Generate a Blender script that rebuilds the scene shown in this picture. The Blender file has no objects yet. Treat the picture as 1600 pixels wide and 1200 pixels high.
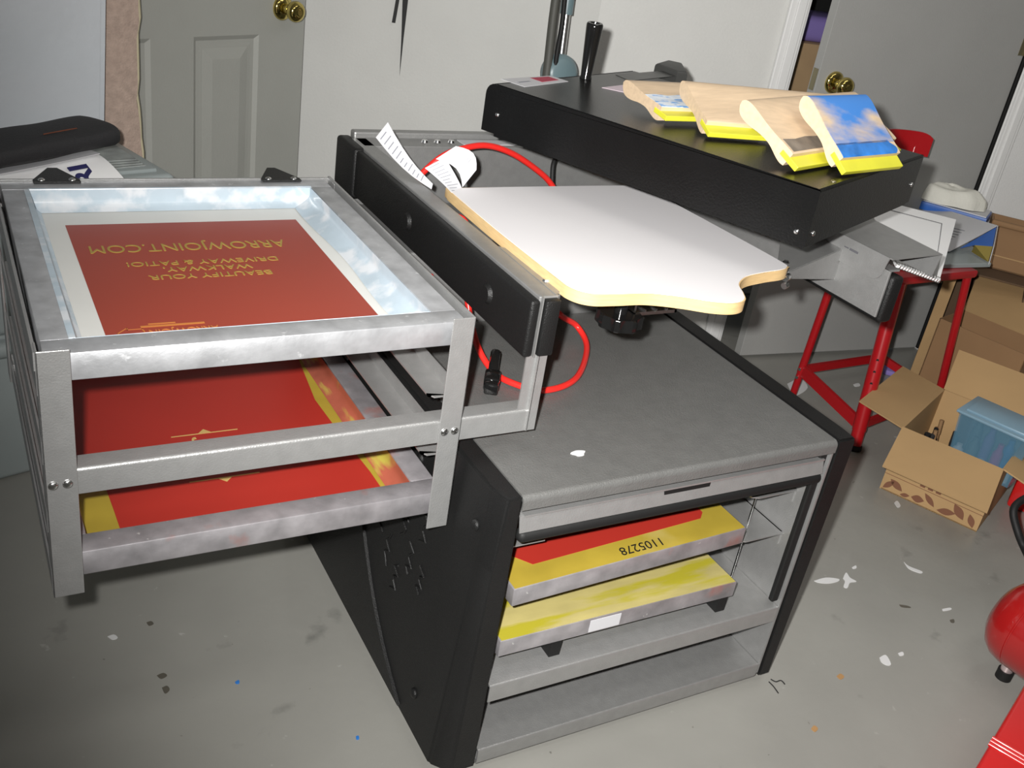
import bpy, bmesh, math, random
from mathutils import Vector, Matrix
random.seed(7)
S = bpy.context.scene
COL = S.collection

# ------------------------------------------------------------ camera
cam_d = bpy.data.cameras.new('camera'); cam = bpy.data.objects.new('camera', cam_d); COL.objects.link(cam)
cam_d.sensor_fit = 'HORIZONTAL'; cam_d.sensor_width = 36.0; cam_d.lens = 1574.88176/1600*36
cam_d.clip_start = 0.02; cam_d.clip_end = 60
R0 = (0.87456278, -0.4622457, 0.14652253)
R1 = (-0.10193734, -0.47066611, -0.87640299)
R2 = (0.4740767, 0.75153332, -0.45874716)
H = 1.42
cam.matrix_world = Matrix(((R0[0], -R1[0], -R2[0], 0), (R0[1], -R1[1], -R2[1], 0), (R0[2], -R1[2], -R2[2], H), (0, 0, 0, 1)))
S.camera = cam

# ------------------------------------------------------------ world, lights, exposure
S.view_settings.view_transform = 'Standard'; S.view_settings.look = 'None'
S.view_settings.gamma = 1.0; S.view_settings.use_curve_mapping = False
S.view_settings.exposure = 0.0
W = bpy.data.worlds.new('world'); S.world = W; W.use_nodes = True
W.node_tree.nodes['Background'].inputs[0].default_value = (0.9, 0.95, 1, 1)
W.node_tree.nodes['Background'].inputs[1].default_value = 0.25
def lamp(name, kind, loc, power, color, size=0.1, size_y=None, rot=(0, 0, 0)):
    d = bpy.data.lights.new(name, kind); d.energy = power; d.color = color
    if kind == 'AREA':
        d.shape = 'RECTANGLE' if size_y else 'SQUARE'; d.size = size
        if size_y: d.size_y = size_y
    else: d.shadow_soft_size = size
    o = bpy.data.objects.new(name, d); COL.objects.link(o); o.location = loc; o.rotation_euler = rot
    return o
# the camera's own flash: a little up and to the left of the lens
fl = Vector(R0)*-0.055 - Vector(R1)*0.045
fla = lamp('flash', 'SPOT', (fl.x, fl.y, H+fl.z), 300, (1.0, 0.985, 0.96), 0.016)
fla.data.spot_size = math.radians(98); fla.data.spot_blend = 1.0
aim = Vector(R2) + Vector(R0)*0.25 - Vector(R1)*0.10
fla.rotation_euler = aim.to_track_quat('-Z', 'Y').to_euler()
# unseen overhead area lights added for ambient fill
lamp('ceiling_fill', 'AREA', (1.2, 0.2, 2.52), 9, (1.0, 0.98, 0.94), 1.3, 0.35)
lamp('ceiling_fill', 'AREA', (2.3, 1.2, 2.52), 4, (1.0, 0.98, 0.94), 1.2, 0.3)

# ------------------------------------------------------------ materials
MATS = {}
def mat(name, color, rough=0.5, metal=0.0, var=0.0, scale=8.0, bump=0.0, bscale=60.0, spec=0.5, coat=0.0, stretch=None, alpha=1.0, trans=0.0):
    if name in MATS: return MATS[name]
    m = bpy.data.materials.new(name); m.use_nodes = True; MATS[name] = m
    nt = m.node_tree; N = nt.nodes; L = nt.links; b = N['Principled BSDF']
    b.inputs['Base Color'].default_value = (*color, 1); b.inputs['Roughness'].default_value = rough
    b.inputs['Metallic'].default_value = metal; b.inputs['Specular IOR Level'].default_value = spec
    b.inputs['Coat Weight'].default_value = coat; b.inputs['Alpha'].default_value = alpha
    b.inputs['Transmission Weight'].default_value = trans
    tc = N.new('ShaderNodeTexCoord'); mp = N.new('ShaderNodeMapping'); L.new(tc.outputs['Object'], mp.inputs[0])
    if stretch: mp.inputs['Scale'].default_value = stretch
    n = N.new('ShaderNodeTexNoise'); n.inputs['Scale'].default_value = scale; n.inputs['Detail'].default_value = 5
    L.new(mp.outputs[0], n.inputs['Vector'])
    r = N.new('ShaderNodeValToRGB'); r.color_ramp.elements[0].position = 0.3; r.color_ramp.elements[1].position = 0.7
    r.color_ramp.elements[0].color = (*[max(0, c*(1-var)) for c in color], 1)
    r.color_ramp.elements[1].color = (*[min(1, c*(1+var)) for c in color], 1)
    L.new(n.outputs['Fac'], r.inputs[0]); L.new(r.outputs[0], b.inputs['Base Color'])
    if bump:
        n2 = N.new('ShaderNodeTexNoise'); n2.inputs['Scale'].default_value = bscale; n2.inputs['Detail'].default_value = 3
        L.new(mp.outputs[0], n2.inputs['Vector'])
        bp = N.new('ShaderNodeBump'); bp.inputs['Strength'].default_value = bump; bp.inputs['Distance'].default_value = 0.002
        L.new(n2.outputs['Fac'], bp.inputs['Height']); L.new(bp.outputs[0], b.inputs['Normal'])
    return m
def splat(m, color, scale, lo, hi, seed=0.0, stretch=(1, 1, 1), rough=None):
    """stain, smear or stroke with a shape of its own, over a material"""
    nt = m.node_tree; N = nt.nodes; L = nt.links; b = N['Principled BSDF']
    old = b.inputs['Base Color'].links[0].from_socket
    tc = N.new('ShaderNodeTexCoord'); mp = N.new('ShaderNodeMapping'); L.new(tc.outputs['Object'], mp.inputs[0])
    mp.inputs['Location'].default_value = (seed, seed*1.7, seed*0.3); mp.inputs['Scale'].default_value = stretch
    n = N.new('ShaderNodeTexNoise'); n.inputs['Scale'].default_value = scale; n.inputs['Detail'].default_value = 6
    L.new(mp.outputs[0], n.inputs['Vector'])
    r = N.new('ShaderNodeValToRGB'); r.color_ramp.elements[0].position = lo; r.color_ramp.elements[1].position = hi
    L.new(n.outputs['Fac'], r.inputs[0])
    mx = N.new('ShaderNodeMix'); mx.data_type = 'RGBA'; L.new(r.outputs[0], mx.inputs[0])
    L.new(old, mx.inputs[6]); mx.inputs[7].default_value = (*color, 1); L.new(mx.outputs[2], b.inputs['Base Color'])
    return m
floor_m = mat('painted_concrete', (0.30, 0.295, 0.27), 0.42, var=0.10, scale=2.2, bump=0.25, bscale=35, coat=0.15)
splat(floor_m, (0.17, 0.17, 0.155), 9, 0.66, 0.78, 3.1); splat(floor_m, (0.46, 0.45, 0.43), 26, 0.70, 0.76, 8.4); splat(floor_m, (0.10, 0.09, 0.08), 55, 0.74, 0.80, 1.4)
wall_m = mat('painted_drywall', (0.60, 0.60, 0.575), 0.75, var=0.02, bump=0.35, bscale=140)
wallb_m = mat('drywall_far_right_lit', (0.78, 0.78, 0.77), 0.75, var=0.02, bump=0.35, bscale=140)  # drywall copy made brighter, flash light put into its colour
wallr_m = mat('drywall_right_lit', (0.68, 0.68, 0.655), 0.75, var=0.02, bump=0.35, bscale=140)  # slightly brighter drywall copy, stronger flash light put into the colour
ceil_m = mat('ceiling_paint', (0.75, 0.75, 0.73), 0.9, bump=0.3, bscale=90)
trim_m = mat('white_trim_paint', (0.78, 0.78, 0.77), 0.4)
door_m = mat('grey_door_paint', (0.38, 0.385, 0.355), 0.5, var=0.02, bump=0.2, bscale=160)
doorr_m = mat('grey_slab_door_paint', (0.36, 0.36, 0.348), 0.5, var=0.02, bump=0.2, bscale=160)
brass_m = mat('polished_brass', (0.62, 0.50, 0.16), 0.12, 1.0)
hinge_m = mat('dull_brass', (0.28, 0.25, 0.16), 0.4, 0.8)
grey_m = mat('grey_powder_coat', (0.33, 0.33, 0.325), 0.38, 0.55, var=0.05, scale=60, bump=0.25, bscale=420)
top_m = mat('grey_textured_enamel', (0.155, 0.155, 0.15), 0.36, 0.25, var=0.06, scale=40, bump=0.5, bscale=380)
splat(top_m, (0.30, 0.30, 0.29), 60, 0.76, 0.80, 2.0)
silver_m = mat('silver_powder_coat', (0.40, 0.40, 0.395), 0.36, 0.6, var=0.05, scale=50, bump=0.25, bscale=400)
alu_m = mat('mill_aluminium', (0.60, 0.61, 0.63), 0.46, 0.7, var=0.18, scale=26, bump=0.25, bscale=90)
splat(alu_m, (0.85, 0.86, 0.88), 60, 0.66, 0.74, 1.0)
alud_m = mat('stained_aluminium', (0.50, 0.48, 0.50), 0.46, 0.7, var=0.25, scale=22, bump=0.25, bscale=90)
splat(alud_m, (0.62, 0.33, 0.30), 12, 0.60, 0.72, 5.0); splat(alud_m, (0.85, 0.85, 0.83), 55, 0.70, 0.74, 6.0)
black_m = mat('black_moulded_plastic', (0.009, 0.009, 0.009), 0.45, var=0.1, bump=0.5, bscale=520, spec=0.35)
rub_m = mat('black_rubber', (0.009, 0.009, 0.009), 0.6, bump=0.2, spec=0.35)
blk_m = mat('black_enamel', (0.004, 0.004, 0.004), 0.30, var=0.2, bump=0.25, bscale=260, spec=0.35)
chrome_m = mat('zinc_plated_steel', (0.80, 0.80, 0.80), 0.22, 1.0)
shiny_m = mat('gloss_black_plastic', (0.008, 0.008, 0.008), 0.12)
board_m = mat('white_laminate', (0.80, 0.78, 0.79), 0.6, var=0.01)
mdf_m = mat('varnished_wood_edge', (0.70, 0.49, 0.24), 0.4, var=0.10, scale=30, stretch=(1, 1, 9))
wood_m = mat('pale_lime_wood', (0.66, 0.50, 0.335), 0.5, var=0.09, scale=18, stretch=(1, 7, 7), bump=0.1)
woodb_m = mat('wood_smeared_with_blue_ink', (0.64, 0.49, 0.33), 0.45, var=0.1, scale=18, stretch=(1, 7, 7))
splat(woodb_m, (0.05, 0.22, 0.62), 5.5, 0.36, 0.50, 1.35, (1.0, 2.6, 1))
woodk_m = mat('wood_smeared_with_grey_ink', (0.66, 0.50, 0.335), 0.45, var=0.1, scale=18, stretch=(1, 7, 7))
woodw_m = mat('wood_smeared_with_white_and_blue', (0.76, 0.60, 0.42), 0.45, var=0.1, scale=18, stretch=(1, 7, 7))
inkb_m = mat('blue_ink_film', (0.035, 0.20, 0.60), 0.35, var=0.3, scale=30)
inkk_m = mat('grey_ink_film', (0.17, 0.145, 0.12), 0.45, var=0.3, scale=40)
inkw_m = mat('white_ink_film', (0.72, 0.78, 0.85), 0.4, var=0.1, scale=60)
splat(inkw_m, (0.12, 0.35, 0.75), 30, 0.52, 0.6, 0.6, (1, 4, 1))
ure_m = mat('yellow_urethane', (0.66, 0.64, 0.045), 0.35, var=0.06, scale=20)
redem_m = mat('red_photo_emulsion', (0.29, 0.045, 0.026), 0.45, var=0.03, scale=4)
redem2_m = mat('bright_red_photo_emulsion', (0.38, 0.026, 0.017), 0.45, var=0.05, scale=4)
mesh_m = mat('white_screen_mesh', (0.66, 0.66, 0.63), 0.45, var=0.03, scale=6)
ymesh_m = mat('yellow_screen_mesh', (0.38, 0.28, 0.035), 0.45, var=0.12, scale=10)
splat(ymesh_m, (0.46, 0.36, 0.11), 7, 0.55, 0.72, 4.4)
cmesh_m = mat('cream_stained_screen_mesh', (0.48, 0.41, 0.16), 0.45, var=0.12, scale=10, stretch=(1, 3, 1))
splat(cmesh_m, (0.42, 0.37, 0.03), 9, 0.50, 0.60, 2.4, (0.5, 3, 1))
gold_m = mat('gold_open_mesh', (0.34, 0.235, 0.045), 0.5)
cream_m = mat('cream_open_mesh', (0.55, 0.38, 0.13), 0.5)
orange_m = mat('orange_open_mesh', (0.50, 0.18, 0.04), 0.5)
tape_m = mat('clear_sealing_tape', (0.42, 0.50, 0.56), 0.22, var=0.10, scale=14)
splat(tape_m, (0.60, 0.63, 0.66), 20, 0.5, 0.62, 2.2)
hose_m = mat('red_rubber_cord', (0.72, 0.025, 0.02), 0.28, coat=0.3)
label_m = mat('white_label_paper', (0.60, 0.60, 0.62), 0.6)
pink_m = mat('pink_label_paper', (0.72, 0.60, 0.66), 0.6)
crim_m = mat('crimson_label_ink', (0.42, 0.03, 0.07), 0.6)
redp_m = mat('red_stool_paint', (0.40, 0.008, 0.012), 0.3, coat=0.3)
tank_m = mat('gloss_red_tank_paint', (0.33, 0.010, 0.010), 0.2, coat=0.6)
redbox_m = mat('red_tool_chest_paint', (0.56, 0.012, 0.012), 0.25, coat=0.5)
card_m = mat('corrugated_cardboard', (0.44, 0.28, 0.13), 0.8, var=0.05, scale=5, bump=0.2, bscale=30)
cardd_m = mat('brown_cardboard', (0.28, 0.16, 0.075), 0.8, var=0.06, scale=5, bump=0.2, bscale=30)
cprint_m = mat('brown_carton_print', (0.20, 0.085, 0.045), 0.8)
bluepl_m = mat('clear_blue_plastic', (0.14, 0.30, 0.42), 0.12, alpha=0.42)
lidpl_m = mat('blue_tub_lid_plastic', (0.24, 0.38, 0.48), 0.3, alpha=0.85)
white_m = mat('white_plastic', (0.72, 0.72, 0.72), 0.4)
tanpl_m = mat('pale_grey_bin_plastic', (0.50, 0.53, 0.56), 0.4, var=0.03, bump=0.2, bscale=60)
carpet_m = mat('pinkish_beige_carpet', (0.46, 0.35, 0.29), 0.95, var=0.12, scale=60, bump=1.0, bscale=220)
tote_m = mat('grey_tote_plastic', (0.32, 0.36, 0.36), 0.4, var=0.03)
news_m = mat('newsprint', (0.28, 0.30, 0.29), 0.8, var=0.3, scale=30)
nyl_m = mat('black_nylon', (0.022, 0.022, 0.024), 0.7, bump=0.5, bscale=200)
paper_m = mat('white_paper', (0.90, 0.90, 0.90), 0.5)
navy_m = mat('navy_ink', (0.02, 0.02, 0.10), 0.5)
ink_m = mat('dark_grey_ink', (0.10, 0.10, 0.11), 0.6)
faint_m = mat('faint_grey_ink', (0.24, 0.25, 0.28), 0.6)
rag_m = mat('white_cotton_rag', (0.70, 0.69, 0.62), 0.9, var=0.05, bump=0.6, bscale=120)
book_m = mat('blue_book_cover', (0.02, 0.11, 0.42), 0.35)
olive_m = mat('olive_cover_ink', (0.22, 0.17, 0.03), 0.4)
pinkpl_m = mat('hot_pink_plastic', (0.62, 0.03, 0.28), 0.35)
purple_m = mat('purple_cloth', (0.24, 0.18, 0.48), 0.8)
teal_m = mat('dusty_teal_plastic', (0.15, 0.22, 0.24), 0.35)
dgrey_m = mat('dark_grey_sleeve', (0.075, 0.075, 0.065), 0.6)
tan_m = mat('tan_carton', (0.42, 0.28, 0.15), 0.8, var=0.1)
paintw_m = mat('dried_white_paint', (0.72, 0.72, 0.72), 0.5)
paintt_m = mat('dried_tan_paint', (0.42, 0.24, 0.10), 0.5)
lace_m = mat('black_webbing', (0.01, 0.01, 0.01), 0.7)

# ------------------------------------------------------------ geometry helpers
I4 = Matrix.Identity(4)
def frame(loc, ang=0.0, tilt=0.0):
    return Matrix.Translation(loc) @ Matrix.Rotation(ang, 4, 'Z') @ Matrix.Rotation(tilt, 4, 'X')
class G:
    def __init__(s, M=None): s.bm = bmesh.new(); s.M = M or I4; s.mi = 0
    def _fin(s, vs, M):
        for v in vs: v.co = (M or s.M) @ v.co
        for f in {f for v in vs for f in v.link_faces}: f.material_index = s.mi
        return s
    def box(s, x0, x1, y0, y1, z0, z1, bev=0.0, seg=2, M=None):
        r = bmesh.ops.create_cube(s.bm, size=1.0); vs = r['verts']
        for v in vs: v.co = Vector(((x0+x1)/2+v.co.x*(x1-x0), (y0+y1)/2+v.co.y*(y1-y0), (z0+z1)/2+v.co.z*(z1-z0)))
        if bev:
            b = min(bev, 0.49*min(abs(x1-x0), abs(y1-y0), abs(z1-z0)))
            es = list({e for v in vs for e in v.link_edges})
            r = bmesh.ops.bevel(s.bm, geom=es, offset=b, segments=seg, affect='EDGES', profile=0.5)
            vs = list({v for f in r['faces'] for v in f.verts} | {v for v in vs if v.is_valid})
        return s._fin(vs, M)
    def prism(s, pts, z0, z1, M=None, bev=0.0, seg=2):
        """polygon in XY extruded in Z"""
        a = [s.bm.verts.new((x, y, z0)) for x, y in pts]; b = [s.bm.verts.new((x, y, z1)) for x, y in pts]
        n = len(pts); fs = [s.bm.faces.new(a[::-1]), s.bm.faces.new(b)]
        for i in range(n): fs.append(s.bm.faces.new((a[i], a[(i+1) % n], b[(i+1) % n], b[i])))
        vs = a+b
        if bev:
            es = list({e for f in fs[:2] for e in f.edges})
            r = bmesh.ops.bevel(s.bm, geom=es, offset=bev, segments=seg, affect='EDGES', profile=0.5)
            vs = list({v for f in r['faces'] for v in f.verts} | {v for v in vs if v.is_valid})
        return s._fin(vs, M)
    def prism_axis(s, pts, a0, a1, axis='X', M=None):
        """polygon in the plane perpendicular to axis: pts=(y,z) for X, (x,z) for Y"""
        if axis == 'X': T = [lambda p, t: (t, p[0], p[1])][0]
        else: T = [lambda p, t: (p[0], t, p[1])][0]
        a = [s.bm.verts.new(T(p, a0)) for p in pts]; b = [s.bm.verts.new(T(p, a1)) for p in pts]; n = len(pts)
        s.bm.faces.new(a[::-1]); s.bm.faces.new(b)
        for i in range(n): s.bm.faces.new((a[i], a[(i+1) % n], b[(i+1) % n], b[i]))
        return s._fin(a+b, M)
    def quad(s, pts, th=0.0, M=None):
        """sheet through 3D points with thickness th along its normal (downwards)"""
        P = [Vector(p) for p in pts]; n = (P[1]-P[0]).cross(P[-1]-P[0]).normalized()
        if th == 0: th = 0.0006
        a = [s.bm.verts.new(p) for p in P]; b = [s.bm.verts.new(p-n*th) for p in P]; k = len(P)
        s.bm.faces.new(a); s.bm.faces.new(b[::-1])
        for i in range(k): s.bm.faces.new((a[i], b[i], b[(i+1) % k], a[(i+1) % k]))
        return s._fin(a+b, M)
    def cyl(s, p0, p1, r0, r1=None, seg=20, M=None):
        p0 = Vector(p0); p1 = Vector(p1); r1 = r0 if r1 is None else r1; d = p1-p0
        q = d.to_track_quat('Z', 'Y').to_matrix().to_4x4()
        r = bmesh.ops.create_cone(s.bm, cap_ends=True, segments=seg, radius1=r0, radius2=r1, depth=d.length)
        MM = Matrix.Translation((p0+p1)/2) @ q
        for v in r['verts']: v.co = MM @ v.co
        return s._fin(r['verts'], M)
    def tube(s, pts, r, seg=10, M=None, closed=False):
        P = [Vector(p) for p in pts]; rings = []; n = len(P); up = None
        for i, p in enumerate(P):
            t = ((P[(i+1) % n]-P[i-1]) if closed else (P[min(i+1, n-1)]-P[max(i-1, 0)])).normalized()
            if up is None: up = t.orthogonal().normalized()
            up = (up-t*up.dot(t)).normalized(); w = t.cross(up); rr = r[i] if isinstance(r, (list, tuple)) else r
            rings.append([s.bm.verts.new(p+(up*math.cos(a)+w*math.sin(a))*rr) for a in [2*math.pi*k/seg for k in range(seg)]])
        m = n if closed else n-1
        for i in range(m):
            A = rings[i]; B = rings[(i+1) % n]
            for k in range(seg): s.bm.faces.new((A[k], A[(k+1) % seg], B[(k+1) % seg], B[k]))
        if not closed: s.bm.faces.new(rings[0][::-1]); s.bm.faces.new(rings[-1])
        return s._fin([v for q in rings for v in q], M)
    def lathe(s, prof, M=None, seg=28):
        """(r,z) profile about Z"""
        rings = [[s.bm.verts.new((r*math.cos(2*math.pi*k/seg), r*math.sin(2*math.pi*k/seg), z)) for k in range(seg)] for r, z in prof]
        for A, B in zip(rings, rings[1:]):
            for k in range(seg): s.bm.faces.new((A[k], A[(k+1) % seg], B[(k+1) % seg], B[k]))
        s.bm.faces.new(rings[0][::-1]); s.bm.faces.new(rings[-1])
        return s._fin([v for q in rings for v in q], M)
    def sphere(s, c, r, M=None, sc=(1, 1, 1)):
        q = bmesh.ops.create_uvsphere(s.bm, u_segments=20, v_segments=12, radius=1)
        for v in q['verts']: v.co = Vector((c[0]+v.co.x*r*sc[0], c[1]+v.co.y*r*sc[1], c[2]+v.co.z*r*sc[2]))
        return s._fin(q['verts'], M)
    def sheet(s, fn, nu, nv, th=0.001, M=None):
        """surface fn(u,v)->xyz with thickness"""
        g = [[Vector(fn(i/nu, j/nv)) for j in range(nv+1)] for i in range(nu+1)]
        def nrm(i, j):
            a = g[min(i+1, nu)][j]-g[max(i-1, 0)][j]; b = g[i][min(j+1, nv)]-g[i][max(j-1, 0)]
            return a.cross(b).normalized()
        A = [[s.bm.verts.new(g[i][j]) for j in range(nv+1)] for i in range(nu+1)]
        B = [[s.bm.verts.new(g[i][j]-nrm(i, j)*th) for j in range(nv+1)] for i in range(nu+1)]
        F = s.bm.faces.new
        for i in range(nu):
            for j in range(nv):
                F((A[i][j], A[i+1][j], A[i+1][j+1], A[i][j+1])); F((B[i][j], B[i][j+1], B[i+1][j+1], B[i+1][j]))
        for i in range(nu):
            F((A[i][0], B[i][0], B[i+1][0], A[i+1][0])); F((A[i][nv], A[i+1][nv], B[i+1][nv], B[i][nv]))
        for j in range(nv):
            F((A[0][j], A[0][j+1], B[0][j+1], B[0][j])); F((A[nu][j], B[nu][j], B[nu][j+1], A[nu][j+1]))
        return s._fin([v for R in A+B for v in R], M)

def bake(o, parent):
    if parent is not None:
        o.parent = parent; o.matrix_parent_inverse = Matrix.Identity(4)
def obj(name, g, m, parent=None, smooth=None, label=None, origin=None):
    me = bpy.data.meshes.new(name); bmesh.ops.recalc_face_normals(g.bm, faces=g.bm.faces[:])
    g.bm.to_mesh(me); g.bm.free()
    for q in (m if isinstance(m, (list, tuple)) else [m]): me.materials.append(q)
    if smooth:
        for p in me.polygons: p.use_smooth = True
        try: me.set_sharp_from_angle(angle=math.radians(smooth))
        except Exception: pass
    o = bpy.data.objects.new(name, me); COL.objects.link(o)
    # mesh coordinates are world coordinates: move the origin to the parent or to its own base
    if parent is not None:
        me.transform(Matrix.Translation(-WLOC[parent])); WLOC[o] = WLOC[parent].copy()
        o.parent = parent
    else:
        co = [v.co for v in me.vertices]
        c = Vector(origin) if origin else Vector(((min(v.x for v in co)+max(v.x for v in co))/2, (min(v.y for v in co)+max(v.y for v in co))/2, min(v.z for v in co)))
        me.transform(Matrix.Translation(-c)); o.location = c; WLOC[o] = c
    if label: o['label'] = label
    return o
WLOC = {}
def tag(o, label=None, cat=None, group=None, kind=None):
    if label: o['label'] = label
    if cat: o['category'] = cat
    if group: o['group'] = group
    if kind: o['kind'] = kind
    return o
def thing(name, loc, label, cat, group=None):
    o = bpy.data.objects.new(name, None); COL.objects.link(o); o.location = loc; o.empty_display_size = 0.05
    WLOC[o] = Vector(loc); return tag(o, label, cat, group)
def struct(name, g, m, parent=None, smooth=None):
    o = obj(name, g, m, parent, smooth)
    if parent is None: o['kind'] = 'structure'
    return o
def text_obj(name, body, M, size, m, parent, depth=0.0004, align='CENTER', sx=1.0, offset=0.0, shear=0.0, small=1.0):
    cu = bpy.data.curves.new(name, 'FONT'); cu.body = body; cu.size = size; cu.align_x = align; cu.align_y = 'CENTER'
    cu.extrude = depth; cu.offset = offset; cu.shear = shear
    tmp = bpy.data.objects.new(name+'_t', cu); COL.objects.link(tmp)
    dg = bpy.context.evaluated_depsgraph_get(); me = bpy.data.meshes.new_from_object(tmp.evaluated_get(dg)); me.name = name
    bpy.data.objects.remove(tmp); bpy.data.curves.remove(cu)
    me.transform(M @ Matrix.Diagonal((sx, 1, 1, 1))); me.materials.clear(); me.materials.append(m)
    me.transform(Matrix.Translation(-WLOC[parent]))
    o = bpy.data.objects.new(name, me); COL.objects.link(o); o.parent = parent; WLOC[o] = WLOC[parent].copy()
    return o
def smooth_path(pts, n=8):
    P = [Vector(p) for p in pts]; out = []
    for i in range(len(P)-1):
        a = P[max(i-1, 0)]; b = P[i]; c = P[i+1]; d = P[min(i+2, len(P)-1)]
        for k in range(n):
            t = k/n; out.append(0.5*((2*b)+(c-a)*t+(2*a-5*b+4*c-d)*t*t+(3*b-a-3*c+d)*t**3))
    out.append(P[-1]); return out
R = math.radians
def lerp(a, b, t): return Vector(a)*(1-t)+Vector(b)*t
RM = Matrix((R0, R1, R2))
def at(x, y, z):
    """the point of height z that stands at image position x, y"""
    d = RM.transposed() @ Vector(((x-800)/1574.88, (y-600)/1574.88, 1.0)); t = (z-H)/d.z
    return Vector((d.x*t, d.y*t, z))

# ------------------------------------------------------------ the room
CX, CY = 1.70, 2.555            # the wall corner seen behind the press
HG = Vector((3.171, 2.232))     # hinge of the slab door
wr = Vector((-math.cos(R(16)), math.sin(R(16))))      # right wall, running left from the hinge
corner = HG + wr*1.476
wl = Vector((-0.894, 0.448)).normalized()                # left wall, running left from the corner
g = G(); g.prism([(-2.6, -2.6), (4.9, -2.6), (4.9, 4.2), (-2.6, 4.2)], -0.1, 0); struct('floor', g, floor_m)
g = G(); g.prism([(-2.6, -2.6), (4.9, -2.6), (4.9, 4.2), (-2.6, 4.2)], 2.62, 2.72); struct('ceiling', g, ceil_m)
def wallseg(name, a, b, z0, z1, th, m, side=1):
    a = Vector(a[:2]); b = Vector(b[:2]); d = (b-a).normalized(); n = Vector((d.y, -d.x))*side*th
    g = G(); g.prism([tuple(a), tuple(b), tuple(b+n), tuple(a+n)], z0, z1); return struct(name, g, m)
JD = 0.821                                        # opening: hinge to strike jamb
open_l = HG + wr*JD; open_r = HG
end_l = corner + wl*4.4
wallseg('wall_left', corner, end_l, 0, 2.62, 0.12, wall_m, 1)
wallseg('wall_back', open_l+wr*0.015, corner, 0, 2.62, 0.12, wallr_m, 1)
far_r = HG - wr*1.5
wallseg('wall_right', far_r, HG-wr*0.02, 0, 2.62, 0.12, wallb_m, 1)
g = G(); g.prism([tuple(open_r-wr*0.02), tuple(open_l+wr*0.015), tuple(open_l+wr*0.015+Vector((0.026, 0.117))), tuple(open_r-wr*0.02+Vector((0.026, 0.117)))], 2.07, 2.62); struct('wall_lintel', g, wallr_m)
g = G(); g.box(4.75, 4.85, -2.6, 2.6, 0, 2.62); struct('wall_side', g, wall_m)
g = G(); g.box(-2.6, 4.85, -2.6, -2.5, 0, 2.62); struct('wall_front', g, wall_m)
g = G(); g.box(-2.6, -2.5, -2.6, 1.2, 0, 2.62); struct('wall_far_left', g, wall_m)
# frame of a wall-aligned coordinate system at the hinge: x runs left along the wall, y into the room
MW = Matrix(((wr.x, -wr.y*-1*-1, 0, HG.x), (wr.y, wr.x, 0, HG.y), (0, 0, 1, 0), (0, 0, 0, 1)))
nin = Vector((-wr.y, wr.x)) if Vector((-wr.y, wr.x)).dot(-HG) > 0 else Vector((wr.y, -wr.x))
MW = Matrix(((wr.x, nin.x, 0, HG.x), (wr.y, nin.y, 0, HG.y), (0, 0, 1, 0), (0, 0, 0, 1)))
# casing round the opening
def casing(name, x0, x1):
    g = G(MW); g.box(x0, x1, 0.001, 0.016, 0, 2.13, 0.004); g.box(x0+0.012, x1-0.022, 0.014, 0.022, 0, 2.13, 0.003)
    return struct(name, g, trim_m)
casing('trim_1', JD-0.002, JD+0.062)
g = G(MW); g.box(-0.075, -0.018, 0.001, 0.016, 0, 2.13, 0.004); g.box(-0.06, -0.034, 0.014, 0.022, 0, 2.13, 0.003); struct('trim_2', g, trim_m)
g = G(MW); g.box(-0.075, JD+0.062, 0.001, 0.016, 2.08, 2.14, 0.004); struct('trim_3', g, trim_m)
g = G(MW); g.box(JD-0.012, JD+0.004, -0.135, 0.004, 0, 2.08, 0.002); g.box(JD-0.022, JD-0.010, -0.10, -0.055, 0, 2.07, 0.002)
jb = struct('trim_4', g, trim_m)
g = G(MW); g.box(JD-0.0145, JD-0.011, -0.045, -0.006, 0.955, 1.04, 0.001); obj('strike_plate', g, hinge_m, jb, label='dull brass strike plate')
g = G(MW); g.box(-0.022, -0.010, -0.135, 0.004, 0, 2.08, 0.002); t5 = struct('trim_5', g, trim_m)
g = G(MW); g.box(-0.010, 0.002, -0.040, 0.0075, 0.01, 2.07, 0.002); obj('gap_shade', g, rub_m, t5, label='dark strip put in as the shade of the hinge gap')  # black strip stands in for shade between door and jamb
# slab door, ajar
ddir = Vector((-0.994, 0.107)).normalized(); dn = Vector((-ddir.y, ddir.x)); dn = dn if dn.dot(-HG) > 0 else -dn
MD = Matrix(((ddir.x, dn.x, 0, HG.x), (ddir.y, dn.y, 0, HG.y), (0, 0, 1, 0), (0, 0, 0, 1)))
g = G(MD); g.box(0.004, 0.808, -0.034, 0.0, 0.012, 2.05, 0.0015)
d1 = struct('door_1', g, doorr_m)
def knob(M, parent, z):
    g = G(M)
    K = Matrix.Translation((0, 0, z)) @ Matrix.Rotation(R(-90), 4, 'X')
    g.lathe([(0.001, 0.0), (0.034, 0.0), (0.034, 0.004), (0.028, 0.011), (0.014, 0.014), (0.012, 0.034), (0.017, 0.038), (0.027, 0.046), (0.0285, 0.056), (0.025, 0.066), (0.015, 0.071), (0.010, 0.070), (0.008, 0.073), (0.001, 0.073)], M=M @ K)
    return obj('door_knob', g, brass_m, parent, 50, label='polished brass knob')
knob(MD @ Matrix.Translation((0.742, 0, 0)), d1, 0.955)
g = G(MD); g.box(0.8075, 0.8095, -0.028, -0.006, 0.925, 0.99, 0.0005); obj('latch_plate', g, hinge_m, d1, label='dull brass latch plate')
for z in (0.28, 1.09, 1.82):
    g = G(MD); g.cyl((0.0, 0.006, z), (0.0, 0.006, z+0.09), 0.007); g.box(0.002, 0.03, -0.001, 0.002, z, z+0.09); obj('hinge', g, hinge_m, d1, 40)
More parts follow.
